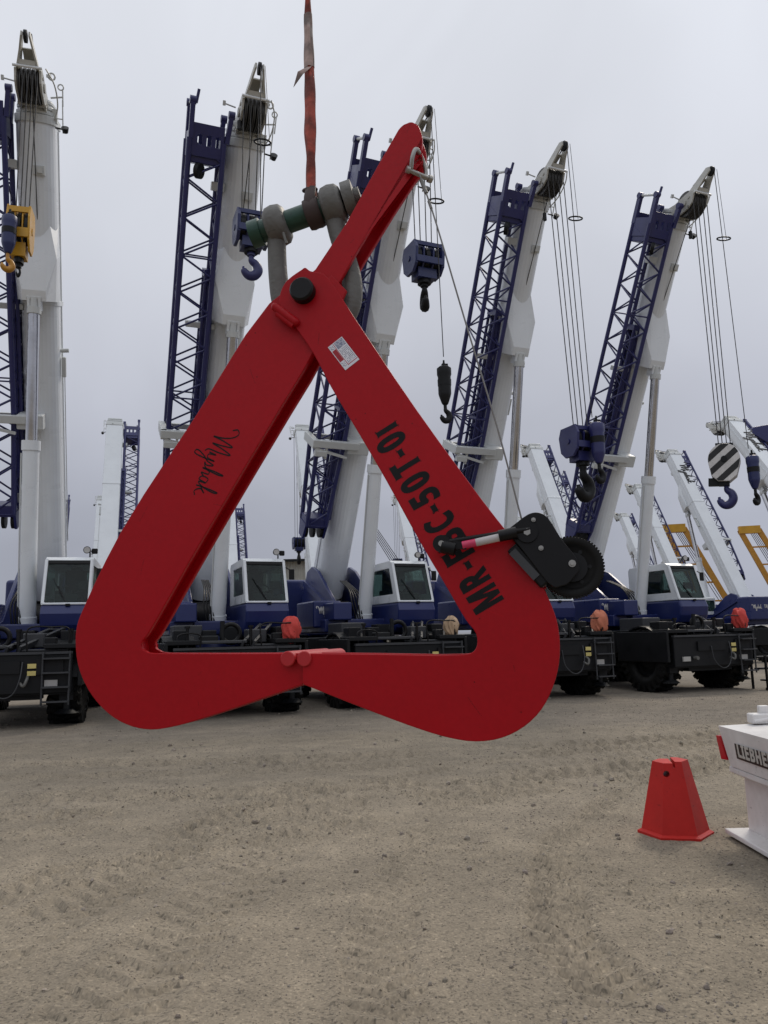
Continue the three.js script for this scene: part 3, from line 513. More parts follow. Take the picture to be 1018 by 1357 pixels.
// --- hook blocks: each hangs from a crane and is a thing of its own
function hookBlock(c, x, y, label, o = {}) {            // y: top of the block
  const p = c.at(x, y, c.hz), s = o.s || 1;
  const t = thing('hook_block', label, 'hook block', [p.x, p.y, p.z], c.root.rotation.y + (o.turn || 0), o.group);
  const body = o.mat || M.blockBlue;
  const hex = [[-.3, .0], [.3, .0], [.4, -.22], [.34, -.62], [.16, -.78], [-.16, -.78], [-.34, -.62], [-.4, -.22]].map((q) => q.map((v) => v * s));
  for (const k of [-1, 1]) mesh('cheek_plate', [exX(hex, k * .36 * s - .035, k * .36 * s + .035, .01)], body, t);
  mesh('frame', [exX(hex.map((q) => [q[0] * .8, q[1] * .9]), -.13 * s - .02, -.13 * s + .02), exX(hex.map((q) => [q[0] * .8, q[1] * .9]), .13 * s - .02, .13 * s + .02), box(.72 * s, .1 * s, .06, 0, -.08 * s, .3 * s), box(.72 * s, .16 * s, .06, 0, -.5 * s, .34 * s), box(.72 * s, .1 * s, .06, 0, -.08 * s, -.3 * s), box(.5 * s, .24 * s, .4 * s, 0, -.76 * s, 0), rod([-.42 * s, -.38 * s, 0], [.42 * s, -.38 * s, 0], .07 * s, 10)], body, t);
  for (const k of [-.24, 0, .24]) mesh('sheave', [rod([k * s - .05, -.34 * s, 0], [k * s + .05, -.34 * s, 0], .3 * s, 20)], M.dark, t);
  mesh('swivel', [rod([0, -.72 * s, 0], [0, -.98 * s, 0], .15 * s, 14, .17 * s)], M.dark, t);
  mesh('hook', [hookGeo((o.hook || 1) * s).rotateY(o.hookTurn || 0).translate(0, -.98 * s - .3 * s * (o.hook || 1), 0), rod([0, -.9 * s, 0], [0, -1.05 * s, 0], .1 * s, 10)], o.hookMat || M.dark, t);
  return t;
}
function hookBall(p, label, turn, mat, o = {}) {        // p: top of the weight in the world
  const t = thing('headache_ball', label, 'hook weight', [p.x, p.y, p.z], turn, o.group), s = o.s || 1;
  mesh('weight', [new THREE.LatheGeometry([[0, .02], [.13, .02], [.19, -.03], [.19, -.2], [.17, -.26], [.17, -.72], [.15, -.8], [.09, -.98], [.06, -1.02], [0, -1.02]].map((q) => new THREE.Vector2(q[0] * s, q[1] * s)), 20)], mat, t);
  mesh('band', [new THREE.CylinderGeometry(.182 * s, .178 * s, .16 * s, 20).translate(0, -.42 * s, 0)], M.dark, t);
  mesh('wedge_socket', [rod([0, 0, 0], [0, .2 * s, 0], .04 * s, 8, .02), box(.16 * s, .06 * s, .08 * s, .02, .07 * s, 0)], M.dark, t);
  mesh('hook', [hookGeo(.6 * s).rotateY(o.hookTurn || .5).translate(0, -1.22 * s, 0)], o.hookMat || M.dark, t);
  return t;
}

const FRONT = 'cranes parked in the front row';
const front = [
  { X: -8.491, Z: -18.772, h: 14.776, E: 66.135, block: { y: 10.75, ropes: [-.1, .0, .1, .2] }, label: 'white boomed crane leftmost in the front row, yellow hook block hanging before its boom' },
  { X: -4.365, Z: -19.944, h: 21.2, E: 59.496, block: { y: 10.62, x: -.06 }, aux: { y: 10.3, x: .05, dz: -.2 }, ring: 1.75, limit: 12.9, label: 'front row crane whose cab shows through the left half of the red clamp' },
  { X: -.799, Z: -21.366, h: 23.5, E: 60.011, block: { y: 10.65, x: 0 }, aux: { y: 7.75, x: .1 }, ring: 2.3, label: 'front row crane whose boom rises behind the upper arm of the red clamp' },
  { X: 3.209, Z: -22.892, h: 22.3, E: 63.283, block: { y: 6.75, x: .29 }, aux: { y: 6.9, x: .3, dz: -.1 }, ring: 2.05, limit: 12.6, label: 'front row crane whose cab is hidden behind the winch side of the red clamp' },
  { X: 7.431, Z: -24.165, h: 22.5, E: 62.401, block: { y: 6.5, x: .06 }, aux: { y: 6.25, x: .25 }, ring: 2.0, limit: 12.6, label: 'rightmost crane of the front row, a black and white striped hook block before it' },
].map((o) => crane({ ...o, group: FRONT }));
hookBlock(front[0], 0.02, 10.75, 'yellow hook block high before the leftmost boom', { mat: M.yellow, s: .95, hook: .3, hookMat: M.dark }).scale.set(.62, 1.3, .8);
hookBlock(front[1], -.06, 10.62, 'blue hook block hanging left of the big grey shackle', { s: .88, hook: .85, hookMat: M.navy });
hookBlock(front[2], 0, 10.65, 'blue hook block hanging right of the red clamp upper arm', { s: .95, hook: .85, hookTurn: 1.2 });
hookBlock(front[3], .29, 6.75, 'dark navy hook block with large hook above the black winch wheel', { mat: M.navy, s: 1.0, hook: 1.15, hookTurn: .35 });
hookBall(front[0].at(-.1, 10.35, front[0].hz + .45), 'blue hook weight with orange hook in front of the yellow block', .3, M.blockBlue, { hookMat: M.ochre, s: .8 });
{ const c = front[2], p = c.at(.1, 7.5, c.tip.z); hookBall(p, 'grey bullet shaped hook weight hanging alone at mid height', .2, M.dark, { hookTurn: .3, s: .84 }); }
{ const c = front[3], p = c.at(.42, 6.75, c.tip.z - .1); hookBall(p, 'navy hook weight tucked right beside the dark navy hook block', .2, M.navy); }
{ const c = front[4], p = c.at(.35, 6.05, c.tip.z); hookBall(p, 'navy hook weight to the right of the striped hook block', .2, M.blockBlue, { s: .85 }); }
{ // striped block on the rightmost front crane
  const c = front[4], p = c.at(.06, 6.5, c.hz), t = thing('hook_block', 'round hook block with black and white diagonal stripes at right', 'hook block', [p.x, p.y, p.z], -.45); t.scale.set(.86, .92, .86); t.rotation.z = -.08;
  const outline = []; for (let i = 0; i <= 28; i++) { const a = lerp(-.25, Math.PI + .25, i / 28); outline.push([.46 * Math.cos(a), -.48 + .46 * Math.sin(a)]); } outline.push([-.36, -.95], [-.16, -1.12], [.16, -1.12], [.36, -.95]);
  for (const z of [-.2, .2]) {
    const cp = mesh('cheek_plate', [ext(outline, z - .04, z + .04, .012)], M.whitePlate, t);
    for (let k = -2; k <= 2; k++) {
      let q = [[-1, k * .34 - .085], [1, k * .34 - .085], [1, k * .34 + .085], [-1, k * .34 + .085]].map(([x, y]) => [x * .74 - y * .67, x * .67 + y * .74 - .52]);
      const ins = (poly, pts) => { let o = poly; for (let i = 0; i < pts.length; i++) { const a = pts[i], b = pts[(i + 1) % pts.length], n = []; const sd = (r) => (b[0] - a[0]) * (r[1] - a[1]) - (b[1] - a[1]) * (r[0] - a[0]); o.forEach((r, j) => { const s = o[(j + 1) % o.length], u = sd(r), v = sd(s); if (u >= 0) n.push(r); if ((u >= 0) !== (v >= 0)) { const f = u / (u - v); n.push([lerp(r[0], s[0], f), lerp(r[1], s[1], f)]); } }); o = n; if (!o.length) break; } return o; };
      q = ins(q, inset(outline, .012)); if (q.length > 2) mesh('stripe', [ext(q, z > 0 ? z + .038 : z - .043, z > 0 ? z + .043 : z - .038)], M.signText, cp);
    }
  }
  mesh('sheave', [rod([0, -.48, -.13], [0, -.48, .13], .43, 26)], M.dark, t);
  mesh('axle', [rod([0, -.48, -.28], [0, -.48, .28], .09, 12)], M.dark, t); mesh('hanger', [box(.3, .3, .3, 0, -1.08, 0), box(.34, .22, .2, -.28, -1.12, 0)], M.dark, t); mesh('rope_guard', [box(.5, .1, .36, 0, -.05, 0)], M.dark, t);
  mesh('hook', [hookGeo(.95).translate(.06, -1.42, 0)], M.navy, t);
}

// back row: turned the other way, booms leaning away
const BACK = 'cranes parked in the back row facing away';
function backCrane(px, pz, label, extra = {}) {           // (px, pz): boom tip in plan, for a tip 13.6 m up; scaled along the same bearing to the height it has
  const E = extra.E || 62, h = 180 + (extra.h ?? 17), e = E * D2R, a = h * D2R;
  const ty = BOOM.piv[0] + 12.95 * Math.sin(e) - 1.1 * Math.cos(e), tz = BOOM.piv[1] + 12.95 * Math.cos(e) + 1.1 * Math.sin(e), f = (ty - 1.65) / 11.95;
  return crane({ X: px * f - tz * Math.sin(a), Z: pz * f - tz * Math.cos(a), h, E, lod: 1, group: BACK, label, ...extra });
}
const back = [
  backCrane(-14.26, -40.5, 'back row crane with near vertical white boom and solid blue jib, left of the clamp', { E: 66 }),
  backCrane(-22.6, -61.8, 'small distant white boom beside the near vertical boom and blue jib', { E: 66 }),
  backCrane(-26.2, -61.0, 'far crane of which mainly a thin blue jib shows beside the leftmost boom', { E: 66 }),
  backCrane(-13.73, -67.5, 'far leaning white boom with blue jib seen inside the left arm of the clamp', {}),
  backCrane(-4.84, -42.7, 'back row white boom seen just below the clamp pivot', { E: 64, noCab: 1, block: { y: 7.5 } }),
  backCrane(.87, -65.5, 'far leaning white boom behind the third front cab', { block: { y: 8.4 } }),
  backCrane(8.84, -48.5, 'back row leaning white boom right behind the black winch', {}),
  backCrane(19.8, -62.7, 'far leaning white boom between the two rightmost lift cylinders', {}),
  backCrane(12.9, -79, 'farthest thin white boom with blue jib just left of the black winch', {}),
  backCrane(23.2, -78, 'far white boom crossing behind the lift cylinder of the rightmost front crane', {}),
  backCrane(11.6, -56.5, 'far white boom between the winch and the leaning boom right of it', {}),
  backCrane(18.22, -50.9, 'back row white boom leaning left, over the blue counterweight with lettering', { decal: 1 }),
  backCrane(19.0, -44.4, 'back row white boom at the right edge with dark handwriting', { decal: 1, E: 53 }),
];
hookBlock(back[4], 0, 7.5, 'small far blue hook block left of the third front boom', { s: .9, hookTurn: 1.4 });
hookBlock(back[5], 0, 8.4, 'small far blue hook block just above the third front cab', { s: .9 });
{ // lettering on the counterweight that faces the camera
  const r = back[11].root; mesh('lettering', [text('TADANO', .16, .8, .004).rotateY(Math.PI).translate(.2, 2.75, -4.132)], M.printWhite, r);
  mesh('lettering', scriptGeo(.7, .03).map((g) => g.rotateY(Math.PI).translate(1.05, 2.72, -4.132)), M.printWhite, r);
}

// yellow lattice masts far right, and one behind the third boom
function mast(x, z, y, lean, label, w = 2.0) {
  const t = thing('yellow_mast', label, 'crane mast', [x, 0, z], -.25, 'yellow lattice masts beyond the back row');
  const len = y / Math.cos(lean), tip = (s, k = 1, d = 0) => [s * w / 2 * lerp(.82, 1, 1 - k) - Math.sin(lean) * len * k, y * k, d];
  mesh('leg', [bar(tip(-1, 0), tip(-1), .45, .35), bar(tip(-1, 0, -1.0), tip(-1, 1, -.6), .2, .2)], M.ochre, t);
  mesh('leg', [bar(tip(1, 0), tip(1), .45, .35), bar(tip(1, 0, -1.0), tip(1, 1, -.6), .2, .2)], M.ochre, t);
  mesh('head_beam', [bar(tip(-1.15), tip(1.15), .7, .6)], M.yellow, t);
  const g = []; for (let k = 0; k < 13; k++) { const a = k / 13, b = (k + 1) / 13; for (const s of [-1, 1]) g.push(bar(tip(s, a), tip(s, b, -.8), .12, .12), bar(tip(s, a, -.9), tip(s, b), .12, .12)); if (k % 2 === 0) g.push(bar(tip(-1, b), tip(1, b), .14, .14)); }
  mesh('lacing', g, M.ochre, t);
  const r = []; for (let i = 0; i < 5; i++) r.push(rod([tip(0)[0] + i * .14, y, -.2], [tip(0)[0] + 5.4 + i * .3, .5, -3], .03, 5)); mesh('stay_rope', r, M.rope, t);
}
mast(29.6, -66, 10.3, -.42 * -1, 'yellow lattice mast between the two rightmost white back booms, left one');
mast(39.2, -72, 10.8, .42, 'yellow lattice mast nearest the right edge, beyond the leaning white booms', 2.0);
mast(-2.4, -64, 10.4, -.12, 'slim yellow mast glimpsed between the third boom and its lift cylinder', .35);

// cloth covered lamps on the front bumpers
function bag(c, x, y, z, mat, label, s = 1) {
  const p = c.at(x, y, z), g = new THREE.SphereGeometry(1, 26, 20), q = g.attributes.position;
  for (let i = 0; i < q.count; i++) { const X = q.getX(i), Y = q.getY(i), Zz = q.getZ(i), a = Math.atan2(Zz, X), f = 1 + .13 * Math.sin(a * 5 + Y * 3 + p.x * 9) + .1 * Math.sin(a * 8 - Y * 7 + p.x) * (1 - Y) + .5 * (fbm(X * 1.6 + 5 + p.x, Y * 1.6 + Zz * 2 + 5, 3, 0, 9) - .5); q.setXYZ(i, Math.sign(X) * Math.pow(Math.abs(X), .7) * .2 * f * (Y < 0 ? 1 + .25 * Y : 1), Math.sign(Y) * Math.pow(Math.abs(Y), .75) * .29 * (1 + .12 * Math.sin(a * 3 + p.x)), Math.sign(Zz) * Math.pow(Math.abs(Zz), .8) * .16 * f); }
  g.computeVertexNormals();
  const t = thing('cover_bag', label, 'cloth cover', [p.x, p.y, p.z], rnd(), 'cloth covers tied over the front lamps');
  mesh('cloth', [g.scale(s, s, s)], mat, t);
  mesh('tie_cord', [new THREE.TorusGeometry(.1 * s, .014, 6, 18).rotateX(Math.PI / 2).translate(0, -.2 * s, 0), rod([0, -.2, .1], [.03, -.42, .12], .01, 5), rod([0, .04, .155 * s], [0, -.2, .15 * s], .018, 5)], M.black, t);
}
bag(front[1], 1.2, 1.83, 3.15, M.clothRed, 'bright red cloth cover above the clamp jaws, left of centre', .95);
bag(front[2], 1.2, 1.83, 3.15, M.clothBeige, 'beige cloth cover beside the right arm of the clamp', .85);
bag(front[3], 1.2, 1.88, 3.15, M.clothOrange, 'orange cloth cover right of the clamp, left of the rightmost front crane', 1);
bag(front[4], 1.2, 1.88, 3.15, M.clothRed, 'dull red cloth cover at the right edge below the lettered counterweight', 1);
{ // navy arm poking in
  const t = thing('navy_jib_arm', 'navy jib arm end with a small pulley poking in at the right edge', 'crane jib', [20.2, 0, -40.5], 0);
  mesh('arm', [ext([[-.85, 11.9], [-.55, 11.75], [.1, 11.3], [1.4, 11.2], [7, 12.4], [7, 13.4], [1.2, 12.5], [.5, 12.3], [-.5, 12.15]], -.4, .4, .03)], M.navy, t);
  mesh('pulley', [rod([-1.0, 11.95, -.12], [-1.0, 11.95, .12], .3, 18)], M.dark, t);
  mesh('mast', [bar([6.5, 0, 0], [6.5, 12.8, 0], .6, .6)], M.navy, t);
  mesh('hanging_rope', [rod([.3, 11.4, 0], [.34, 7.5, 0], .03, 5), rod([1.0, 11.3, 0], [1.04, 7.5, 0], .03, 5)], M.rope, t);
}
{ // black steps at the right edge
  const t = thing('steel_steps', 'black steel access steps standing at the right edge of the yard', 'steps', [10.35, 0, -21.6], .2);
  mesh('frame', [box(.05, .9, .05, -.3, .45, .3), box(.05, .9, .05, .3, .45, .3), box(.05, .9, .05, -.3, .45, -.3), box(.05, .9, .05, .3, .45, -.3), box(.7, .06, .1, 0, .03, .32)], M.black, t);
  for (let i = 0; i < 3; i++) mesh('tread', [box(.65, .04, .3, 0, .25 + i * .3, .2 - i * .2)], M.black, t);
}

// ---------------------------------------------------------------- the red scissor clamp
const YAW = -11 * D2R, PIV = [-.286, 2.95, -2.8];
const LARM = [[.039, .101], [.378, .638], [.4, .657], [.429, .665], [.453, .649], [.466, .618], [.471, .572], [.457, .517], [.421, .475], [.131, .032], [.104, -.038], [.024, -.238], [-.102, -.438], [-.298, -.746], [-.464, -1.012], [-.622, -1.272], [-.649, -1.304], [-.645, -1.327], [-.617, -1.341], [-.518, -1.346], [-.0165, -1.354], [-.0165, -1.462], [-.424, -1.587], [-.527, -1.611], [-.601, -1.619], [-.676, -1.608], [-.753, -1.575], [-.823, -1.518], [-.876, -1.448], [-.907, -1.378], [-.92, -1.293], [-.916, -1.231], [-.888, -1.16], [-.746, -.882], [-.443, -.441], [-.147, -.017]];
const RARM = [[-.008, .096], [.004, .104], [.025, .086], [.072, .071], [.099, .044], [.196, -.121], [.414, -.486], [.643, -.842], [.764, -1.017], [.816, -1.107], [.851, -1.192], [.872, -1.261], [.878, -1.331], [.871, -1.405], [.848, -1.478], [.807, -1.551], [.748, -1.606], [.672, -1.643], [.584, -1.655], [.496, -1.643], [.407, -1.618], [.251, -1.563], [-.015, -1.461], [-.015, -1.354], [.256, -1.362], [.544, -1.369], [.585, -1.362], [.602, -1.34], [.601, -1.299], [.569, -1.253], [.506, -1.137], [.423, -.986], [.302, -.749], [.2, -.56], [.102, -.383], [.034, -.244], [-.034, -.136], [-.096, -.05], [-.096, .005], [-.078, .046], [-.048, .073]];
{
  const t = thing('lifting_clamp', 'huge red scissor clamp with black stencilled lettering hanging in front of the cranes', 'lifting clamp', PIV, YAW);
  const lo = smoothPoly(LARM), ro = smoothPoly(RARM);
  const la = mesh('arm', [ext(clipY(inset(LARM, .03), -.2, false), -.1275, -.0425), ext(clipY(inset(LARM, .03), .34, true), -.1275, -.0425)], M.red, t);
  mesh('side_plate', [ext(lo, -.042, -.022, .003, [circ(.448, .5, .018)])], M.red, la);
  mesh('side_plate', [ext(lo, -.148, -.128, .003)], M.red, la);
  mesh('lettering', scriptGeo(.285, .012).map((g) => frame2D(g, -.36, -.49, -.0212, -.34, -.94)), M.stencil, la);
  const ra = mesh('arm', [ext(clipY(inset(RARM, .03), -.5, false), -.1495, -.0205)], M.red, t);
  mesh('side_plate', [ext(ro, -.02, 0, .003)], M.red, ra);
  mesh('side_plate', [ext(ro, -.17, -.15, .003)], M.red, ra);
  const du = [-.36, .659];
  const cells = [['M', 1.3], ['R', 1], ['-', .5], ['F', .85], ['B', 1], ['C', 1], ['-', .5], ['5', .95], ['0', 1], ['T', 1], ['-', .5], ['0', 1], ['I', .36]], gap = .27;
  const unit = .745 / (cells.reduce((a, c) => a + c[1] + gap, 0) - gap); let at = 0; const glyphs = [];
  for (const [ch, wd] of cells) { const g = ch === 'I' ? box(wd * unit, .084, .0006, wd * unit / 2, .042, .0003) : text(ch, .084, wd * unit, .0006, ch === '-' ? .03 : .035); if (ch === '-') { g.computeBoundingBox(); const b = g.boundingBox; g.translate(0, -b.min.y, 0).scale(1, .02 / (b.max.y - b.min.y), 1).translate(0, .032, 0); } glyphs.push(g.translate(at, 0, 0)); at += (wd + gap) * unit; }
  for (const g of [...glyphs]) { g.computeBoundingBox(); const b = g.boundingBox, tri = new THREE.CircleGeometry(1, 5), P = (g.index ? g.toNonIndexed() : g).attributes.position; for (let i = 0; i < 70; i++) { const q = Math.floor(rnd() * P.count), r = .0006 + .001 * rnd() * rnd(), sp = .006 * rnd(), an = rnd() * 6.283; glyphs.push(new THREE.CircleGeometry(r, 5).translate(P.getX(q) + Math.cos(an) * sp, P.getY(q) + Math.sin(an) * sp, .0002)); } }
  mesh('lettering', glyphs.map((g) => frame2D(g, .698, -1.186, .0004, ...du)), M.stencil, ra);
  mesh('spacer_plate', [ext([[.108, .06], [.137, .026], [.166, -.008], [.157, -.025], [.148, -.045], [.171, -.087], [.1, -.1], [.03, -.02]], -.0205, -.0035, .002)], M.red, t);
  mesh('pivot_pin', [rod([0, 0, -.2], [0, 0, .035], .047, 28), rod([0, 0, .035], [0, 0, .043], .047, 28, .04), rod([0, 0, -.2], [0, 0, -.172], .06, 24)], M.black, t);
  mesh('stop_bar', [rod([-.112, -.049, .008], [-.031, -.118, .008], .016, 14), rod([-.105, -.075, .005], [-.04, -.132, .005], .012, 12), new THREE.SphereGeometry(.016, 14, 10).translate(-.112, -.049, .008), new THREE.SphereGeometry(.016, 14, 10).translate(-.031, -.118, .008)], M.red, t);
  for (const [x, y] of [[-.068, -1.372], [-.007, -1.373]]) mesh('grip_bar', [rod([x, y, -.5], [x, y, .006], .027, 24), rod([x, y, .006], [x, y, .009], .027, 24, .024)], M.redBar, t);
  // plate with small print
  const cv = document.createElement('canvas'); cv.width = 256; cv.height = 160; const cx = cv.getContext('2d');
  cx.fillStyle = '#d6d6dc'; cx.fillRect(0, 0, 256, 160); cx.fillStyle = '#9c1622'; cx.fillRect(56, 112, 118, 42); cx.fillRect(228, 4, 6, 100); cx.fillRect(4, 105, 248, 5); cx.fillStyle = '#d6d6dc'; cx.fillRect(0, 0, 226, 104); cx.fillRect(236, 0, 20, 160); cx.fillRect(0, 112, 54, 48); cx.fillRect(176, 112, 60, 48);
  cx.fillStyle = '#7c8296'; cx.fillRect(6, 8, 66, 88); cx.fillStyle = '#d6d6dc'; for (let i = 0; i < 9; i++) for (let k = 0; k < 7; k++) if (hash(i, k, 9) > .5) cx.fillRect(10 + k * 9, 12 + i * 9, 7, 5);
  cx.fillStyle = '#4c5266'; for (let i = 0; i < 7; i++) for (let k = 0; k < 10; k++) if (hash(i, k, 4) > .15) cx.fillRect(84 + k * 14, 10 + i * 13, 12 * (.5 + hash(k, i, 2) * .5), 5);
  for (let i = 0; i < 4; i++) for (let k = 0; k < 6; k++) if (hash(i, k, 19) > .5) { cx.fillRect(8 + k * 7, 119 + i * 9, 6, 5); cx.fillRect(182 + k * 8, 119 + i * 9, 6, 5); }
  const tx = new THREE.CanvasTexture(cv); tx.colorSpace = THREE.SRGBColorSpace;
  const st = new THREE.Mesh(new THREE.PlaneGeometry(.116, .066), new THREE.MeshStandardMaterial({ map: tx, roughness: .5 })); st.name = 'data_sticker'; st.position.set(.152, -.257, .0012); st.rotation.z = Math.atan2(-.094, .065); st.receiveShadow = true; ra.add(st);
  // small shackle at the top of the long arm, and the thin rope to the winch
  mesh('rope_shackle', [sweep(spline([[.425, .455, -.01], [.435, .5, .005], [.448, .53, .0], [.465, .515, -.045], [.475, .47, -.06], [.47, .44, -.06]], 6), .0085, 10), rod([.415, .452, -.005], [.49, .44, -.065], .009, 12), rod([.408, .4535, -.001], [.42, .451, -.008], .015, 6), rod([.483, .441, -.06], [.496, .439, -.07], .015, 6)], M.zinc, t);
  mesh('winch_rope', [sweep(spline([[.455, .44, -.03], [.499, .283, -.022], [.611, -.19, -.012], [.707, -.592, -.003], [.774, -.918, .004]], 6), .0035, 6), rod([.46, .42, -.03], [.478, .36, -.027], .008, 8), rod([.487, .325, -.025], [.496, .292, -.023], .006, 8)], M.ropeGrey, t);
  // hand winch bolted to the right arm
  const wp = [[.72, -.955], [.748, -.935], [.795, -.903], [.821, -.897], [.844, -.903], [.863, -.92], [.902, -.992], [.948, -1.06], [.955, -1.1], [.913, -1.143], [.871, -1.155], [.847, -1.134], [.772, -1.025]];
  const w = mesh('hand_winch', [ext(smoothPoly(wp), .022, .032, .002), ext(smoothPoly(wp), -.1, -.09, .002), ext(inset(wp, .012), -.1, .022), rbox(.17, .045, .1, .008, .79, -1.075, -.03, 0, 0, -.88)], M.black, t);
  const teeth = []; for (let i = 0; i < 60; i++) teeth.push(box(.006, .01, .05, 0, .1015, -.035).rotateZ(i / 60 * 2 * Math.PI).translate(.934, -1.084, 0));
  const gw = mesh('gear_wheel', [new THREE.LatheGeometry([[.0, -.012], [.07, -.012], [.078, -.026], [.1, -.026], [.103, -.02], [.103, .02], [.1, .026], [.078, .026], [.07, .012], [0, .012]].map((p) => new THREE.Vector2(...p)), 48).rotateX(Math.PI / 2).translate(.934, -1.084, -.035), teeth], M.rubber, w);
  mesh('hub_disc', [rod([.934, -1.084, -.02], [.934, -1.084, -.008], .05, 28), Array.from({ length: 6 }, (_, i) => rod([.934 + .058 * Math.cos(i * 1.047), -1.084 + .058 * Math.sin(i * 1.047), -.025], [.934 + .058 * Math.cos(i * 1.047), -1.084 + .058 * Math.sin(i * 1.047), -.02], .007, 10))], M.dark, gw);
  for (const [x, y, r] of [[.79, -.964, .02], [.813, -.923, .0075], [.833, -1.02, .0085], [.932, -1.076, .012]]) mesh('bolt', [rod([x, y, .03], [x, y, .04], r, 20), rod([x, y, .04], [x, y, .049], r * .62, 6)], M.zinc, w);
  const hd = mesh('handle', [bar([.5, -.992, .05], [.585, -1.003, .052], .026, .012), rod([.49, -.99, .05], [.8, -.955, .04], .0095, 12), rod([.5, -.992, .038], [.5, -.992, .058], .03, 24), rod([.5, -1.0, .045], [.545, -1.012, .045], .024, 14), rod([.695, -.975, .05], [.755, -.965, .048], .02, 14), rod([.79, -.964, .034], [.79, -.964, .044], .036, 24)], M.black, w);
  mesh('grip_sleeve', [rod([.571, -1.0005, .052], [.617, -.993, .051], .0135, 16)], M.pink, hd);
  mesh('grip_sleeve', [rod([.617, -.993, .051], [.697, -.979, .05], .0135, 16)], M.gripWhite, hd);
  mesh('bolt', [rod([.5, -.992, .056], [.5, -.992, .064], .01, 14)], M.zinc, hd);
  mesh('label_plate', [box(.12, .028, .0015, .775, -1.072, .0335, 0, 0, -.88)], M.deckGrey, w);
  mesh('mounting_plate', [ext([[.7, -.93], [.72, -.95], [.836, -1.13], [.845, -1.15], [.82, -1.14], [.69, -.95]], -.15, -.021)], M.red, t);

  // shackle round the clamp's pivot, with its green pin
  const s = thing('bow_shackle', 'big grey bow shackle with a green pin around the clamp pivot', 'shackle', PIV, YAW);
  const zc = -.085;
  const BOW = [[-.134, .343], [-.137, .239], [-.131, .11], [-.116, .007], [-.073, -.079], [.01, -.125], [.104, -.11], [.159, -.042], [.17, .05], [.15, .156], [.118, .265], [.095, .371]];
  const ear = (x, y) => { const dir = V(.97, .235, 0).normalize(); return align(new THREE.LatheGeometry([[.045, -.044], [.062, -.042], [.078, -.028], [.083, 0], [.078, .028], [.062, .042], [.045, .044]].map((p) => new THREE.Vector2(...p)), 28), V(x, y, zc).addScaledVector(dir, -.5), V(x, y, zc).addScaledVector(dir, .5)); };
  mesh('bow', [sweep(spline(BOW.map((p) => [p[0], p[1], zc]), 6), (u) => .036 + .004 * Math.sin(u * Math.PI), 18), ear(-.134, .338), ear(.098, .393)], M.galv, s);
  mesh('pin', [rod([-.235, .314, zc], [.13, .402, zc], .045, 28), rod([-.245, .312, zc], [-.2, .322, zc], .055, 28)], M.green, s);
  mesh('nut', [rod([.146, .404, zc], [.188, .414, zc], .074, 6), rod([.188, .414, zc], [.21, .42, zc], .038, 16)], M.galv, s);
  mesh('cotter_pin', [rod([-.09, .27, zc + .06], [-.075, .22, zc + .065], .006, 6)], M.galv, s);
  // webbing sling
  const sl = thing('lifting_sling', 'worn red webbing sling holding the shackle, torn pale outer sleeve', 'lifting sling', PIV, YAW);
  const pts = spline([[.0, 2.6], [.004, 1.9], [.007, 1.48], [.006, 1.338], [.006, 1.267], [.008, 1.125], [.01, .986], [.012, .848], [.011, .696], [.013, .629], [.012, .48], [.016, .42]].map((p) => [...p, zc + .02]), 8);
  const wid = [[2.6, .024], [1.48, .02], [1.338, .022], [1.26, .03], [1.12, .037], [.98, .044], [.85, .047], [.72, .05], [.64, .044], [.6, .036], [.5, .042], [.42, .046]];
  const wAt = (y) => { for (let i = 1; i < wid.length; i++) if (y >= wid[i][0]) return lerp(wid[i][1], wid[i - 1][1], clamp((y - wid[i][0]) / (wid[i - 1][0] - wid[i][0]))); return .046; };
  const loft = (p, a, b, th, grow = 0) => { const q = p.filter((v) => v.y <= a && v.y >= b), n = q.length, pos = [], idx = [], S = 20; q.forEach((v) => { const hw = wAt(v.y) / 2 + grow; for (let k = 0; k < S; k++) { const an = k / S * 2 * Math.PI, fold = 1 + .25 * Math.sin(an * 3 + v.y * 4) + .12 * Math.sin(an * 5 - v.y * 31); pos.push(v.x + Math.cos(an) * hw * (1 + .05 * Math.sin(v.y * 37)), v.y, v.z + Math.sin(an) * (th * fold + grow)); } }); for (let i = 1; i < n; i++) for (let k = 0; k < S; k++) { const A = (i - 1) * S + k, B = (i - 1) * S + (k + 1) % S; idx.push(A, B, A + S, B, B + S, A + S); } const g = new THREE.BufferGeometry(); g.setAttribute('position', new THREE.Float32BufferAttribute(pos, 3)); g.setIndex(idx); g.computeVertexNormals(); return g; };
  mesh('webbing', [loft(pts, 2.7, .4, .012)], M.sling, sl);
  mesh('worn_sleeve', [loft(pts, 1.26, 1.0, .013, .0015)], M.slingPale, sl);
  const fl = new THREE.BufferGeometry(); fl.setAttribute('position', new THREE.Float32BufferAttribute([.028, 1.02, .0, .02, .985, .02, -.03, .97, .03, .02, .985, .02, -.008, .955, .03, -.03, .97, .03, -.03, .97, .03, -.008, .955, .03, -.052, .91, .02], 3)); fl.computeVertexNormals();
  mesh('torn_flap', [fl, fl.clone().translate(0, .002, -.003)].map((g) => g.translate(0, 0, zc + .022)), M.slingPale, sl);
  mesh('loop', [align(new THREE.LatheGeometry([[.047, -.03], [.058, -.031], [.062, -.015], [.06, .0], [.062, .015], [.058, .031], [.047, .03]].map((p) => new THREE.Vector2(...p)), 32), V(-.02, .362, zc), V(.058, .381, zc)), sweep([V(.013, .37, zc + .05), V(.013, .42, zc + .045), V(.013, .47, zc + .024)], .023, 12, .4), sweep([V(.013, .37, zc - .05), V(.013, .42, zc - .03), V(.013, .47, zc + .016)], .023, 12, .4)], M.slingDark, sl);
  mesh('stitched_band', [new THREE.TorusGeometry(.027, .006, 8, 24).scale(1, .5, 1).rotateX(Math.PI / 2).translate(.008, .462, zc + .02)], M.slingDark, sl);
}

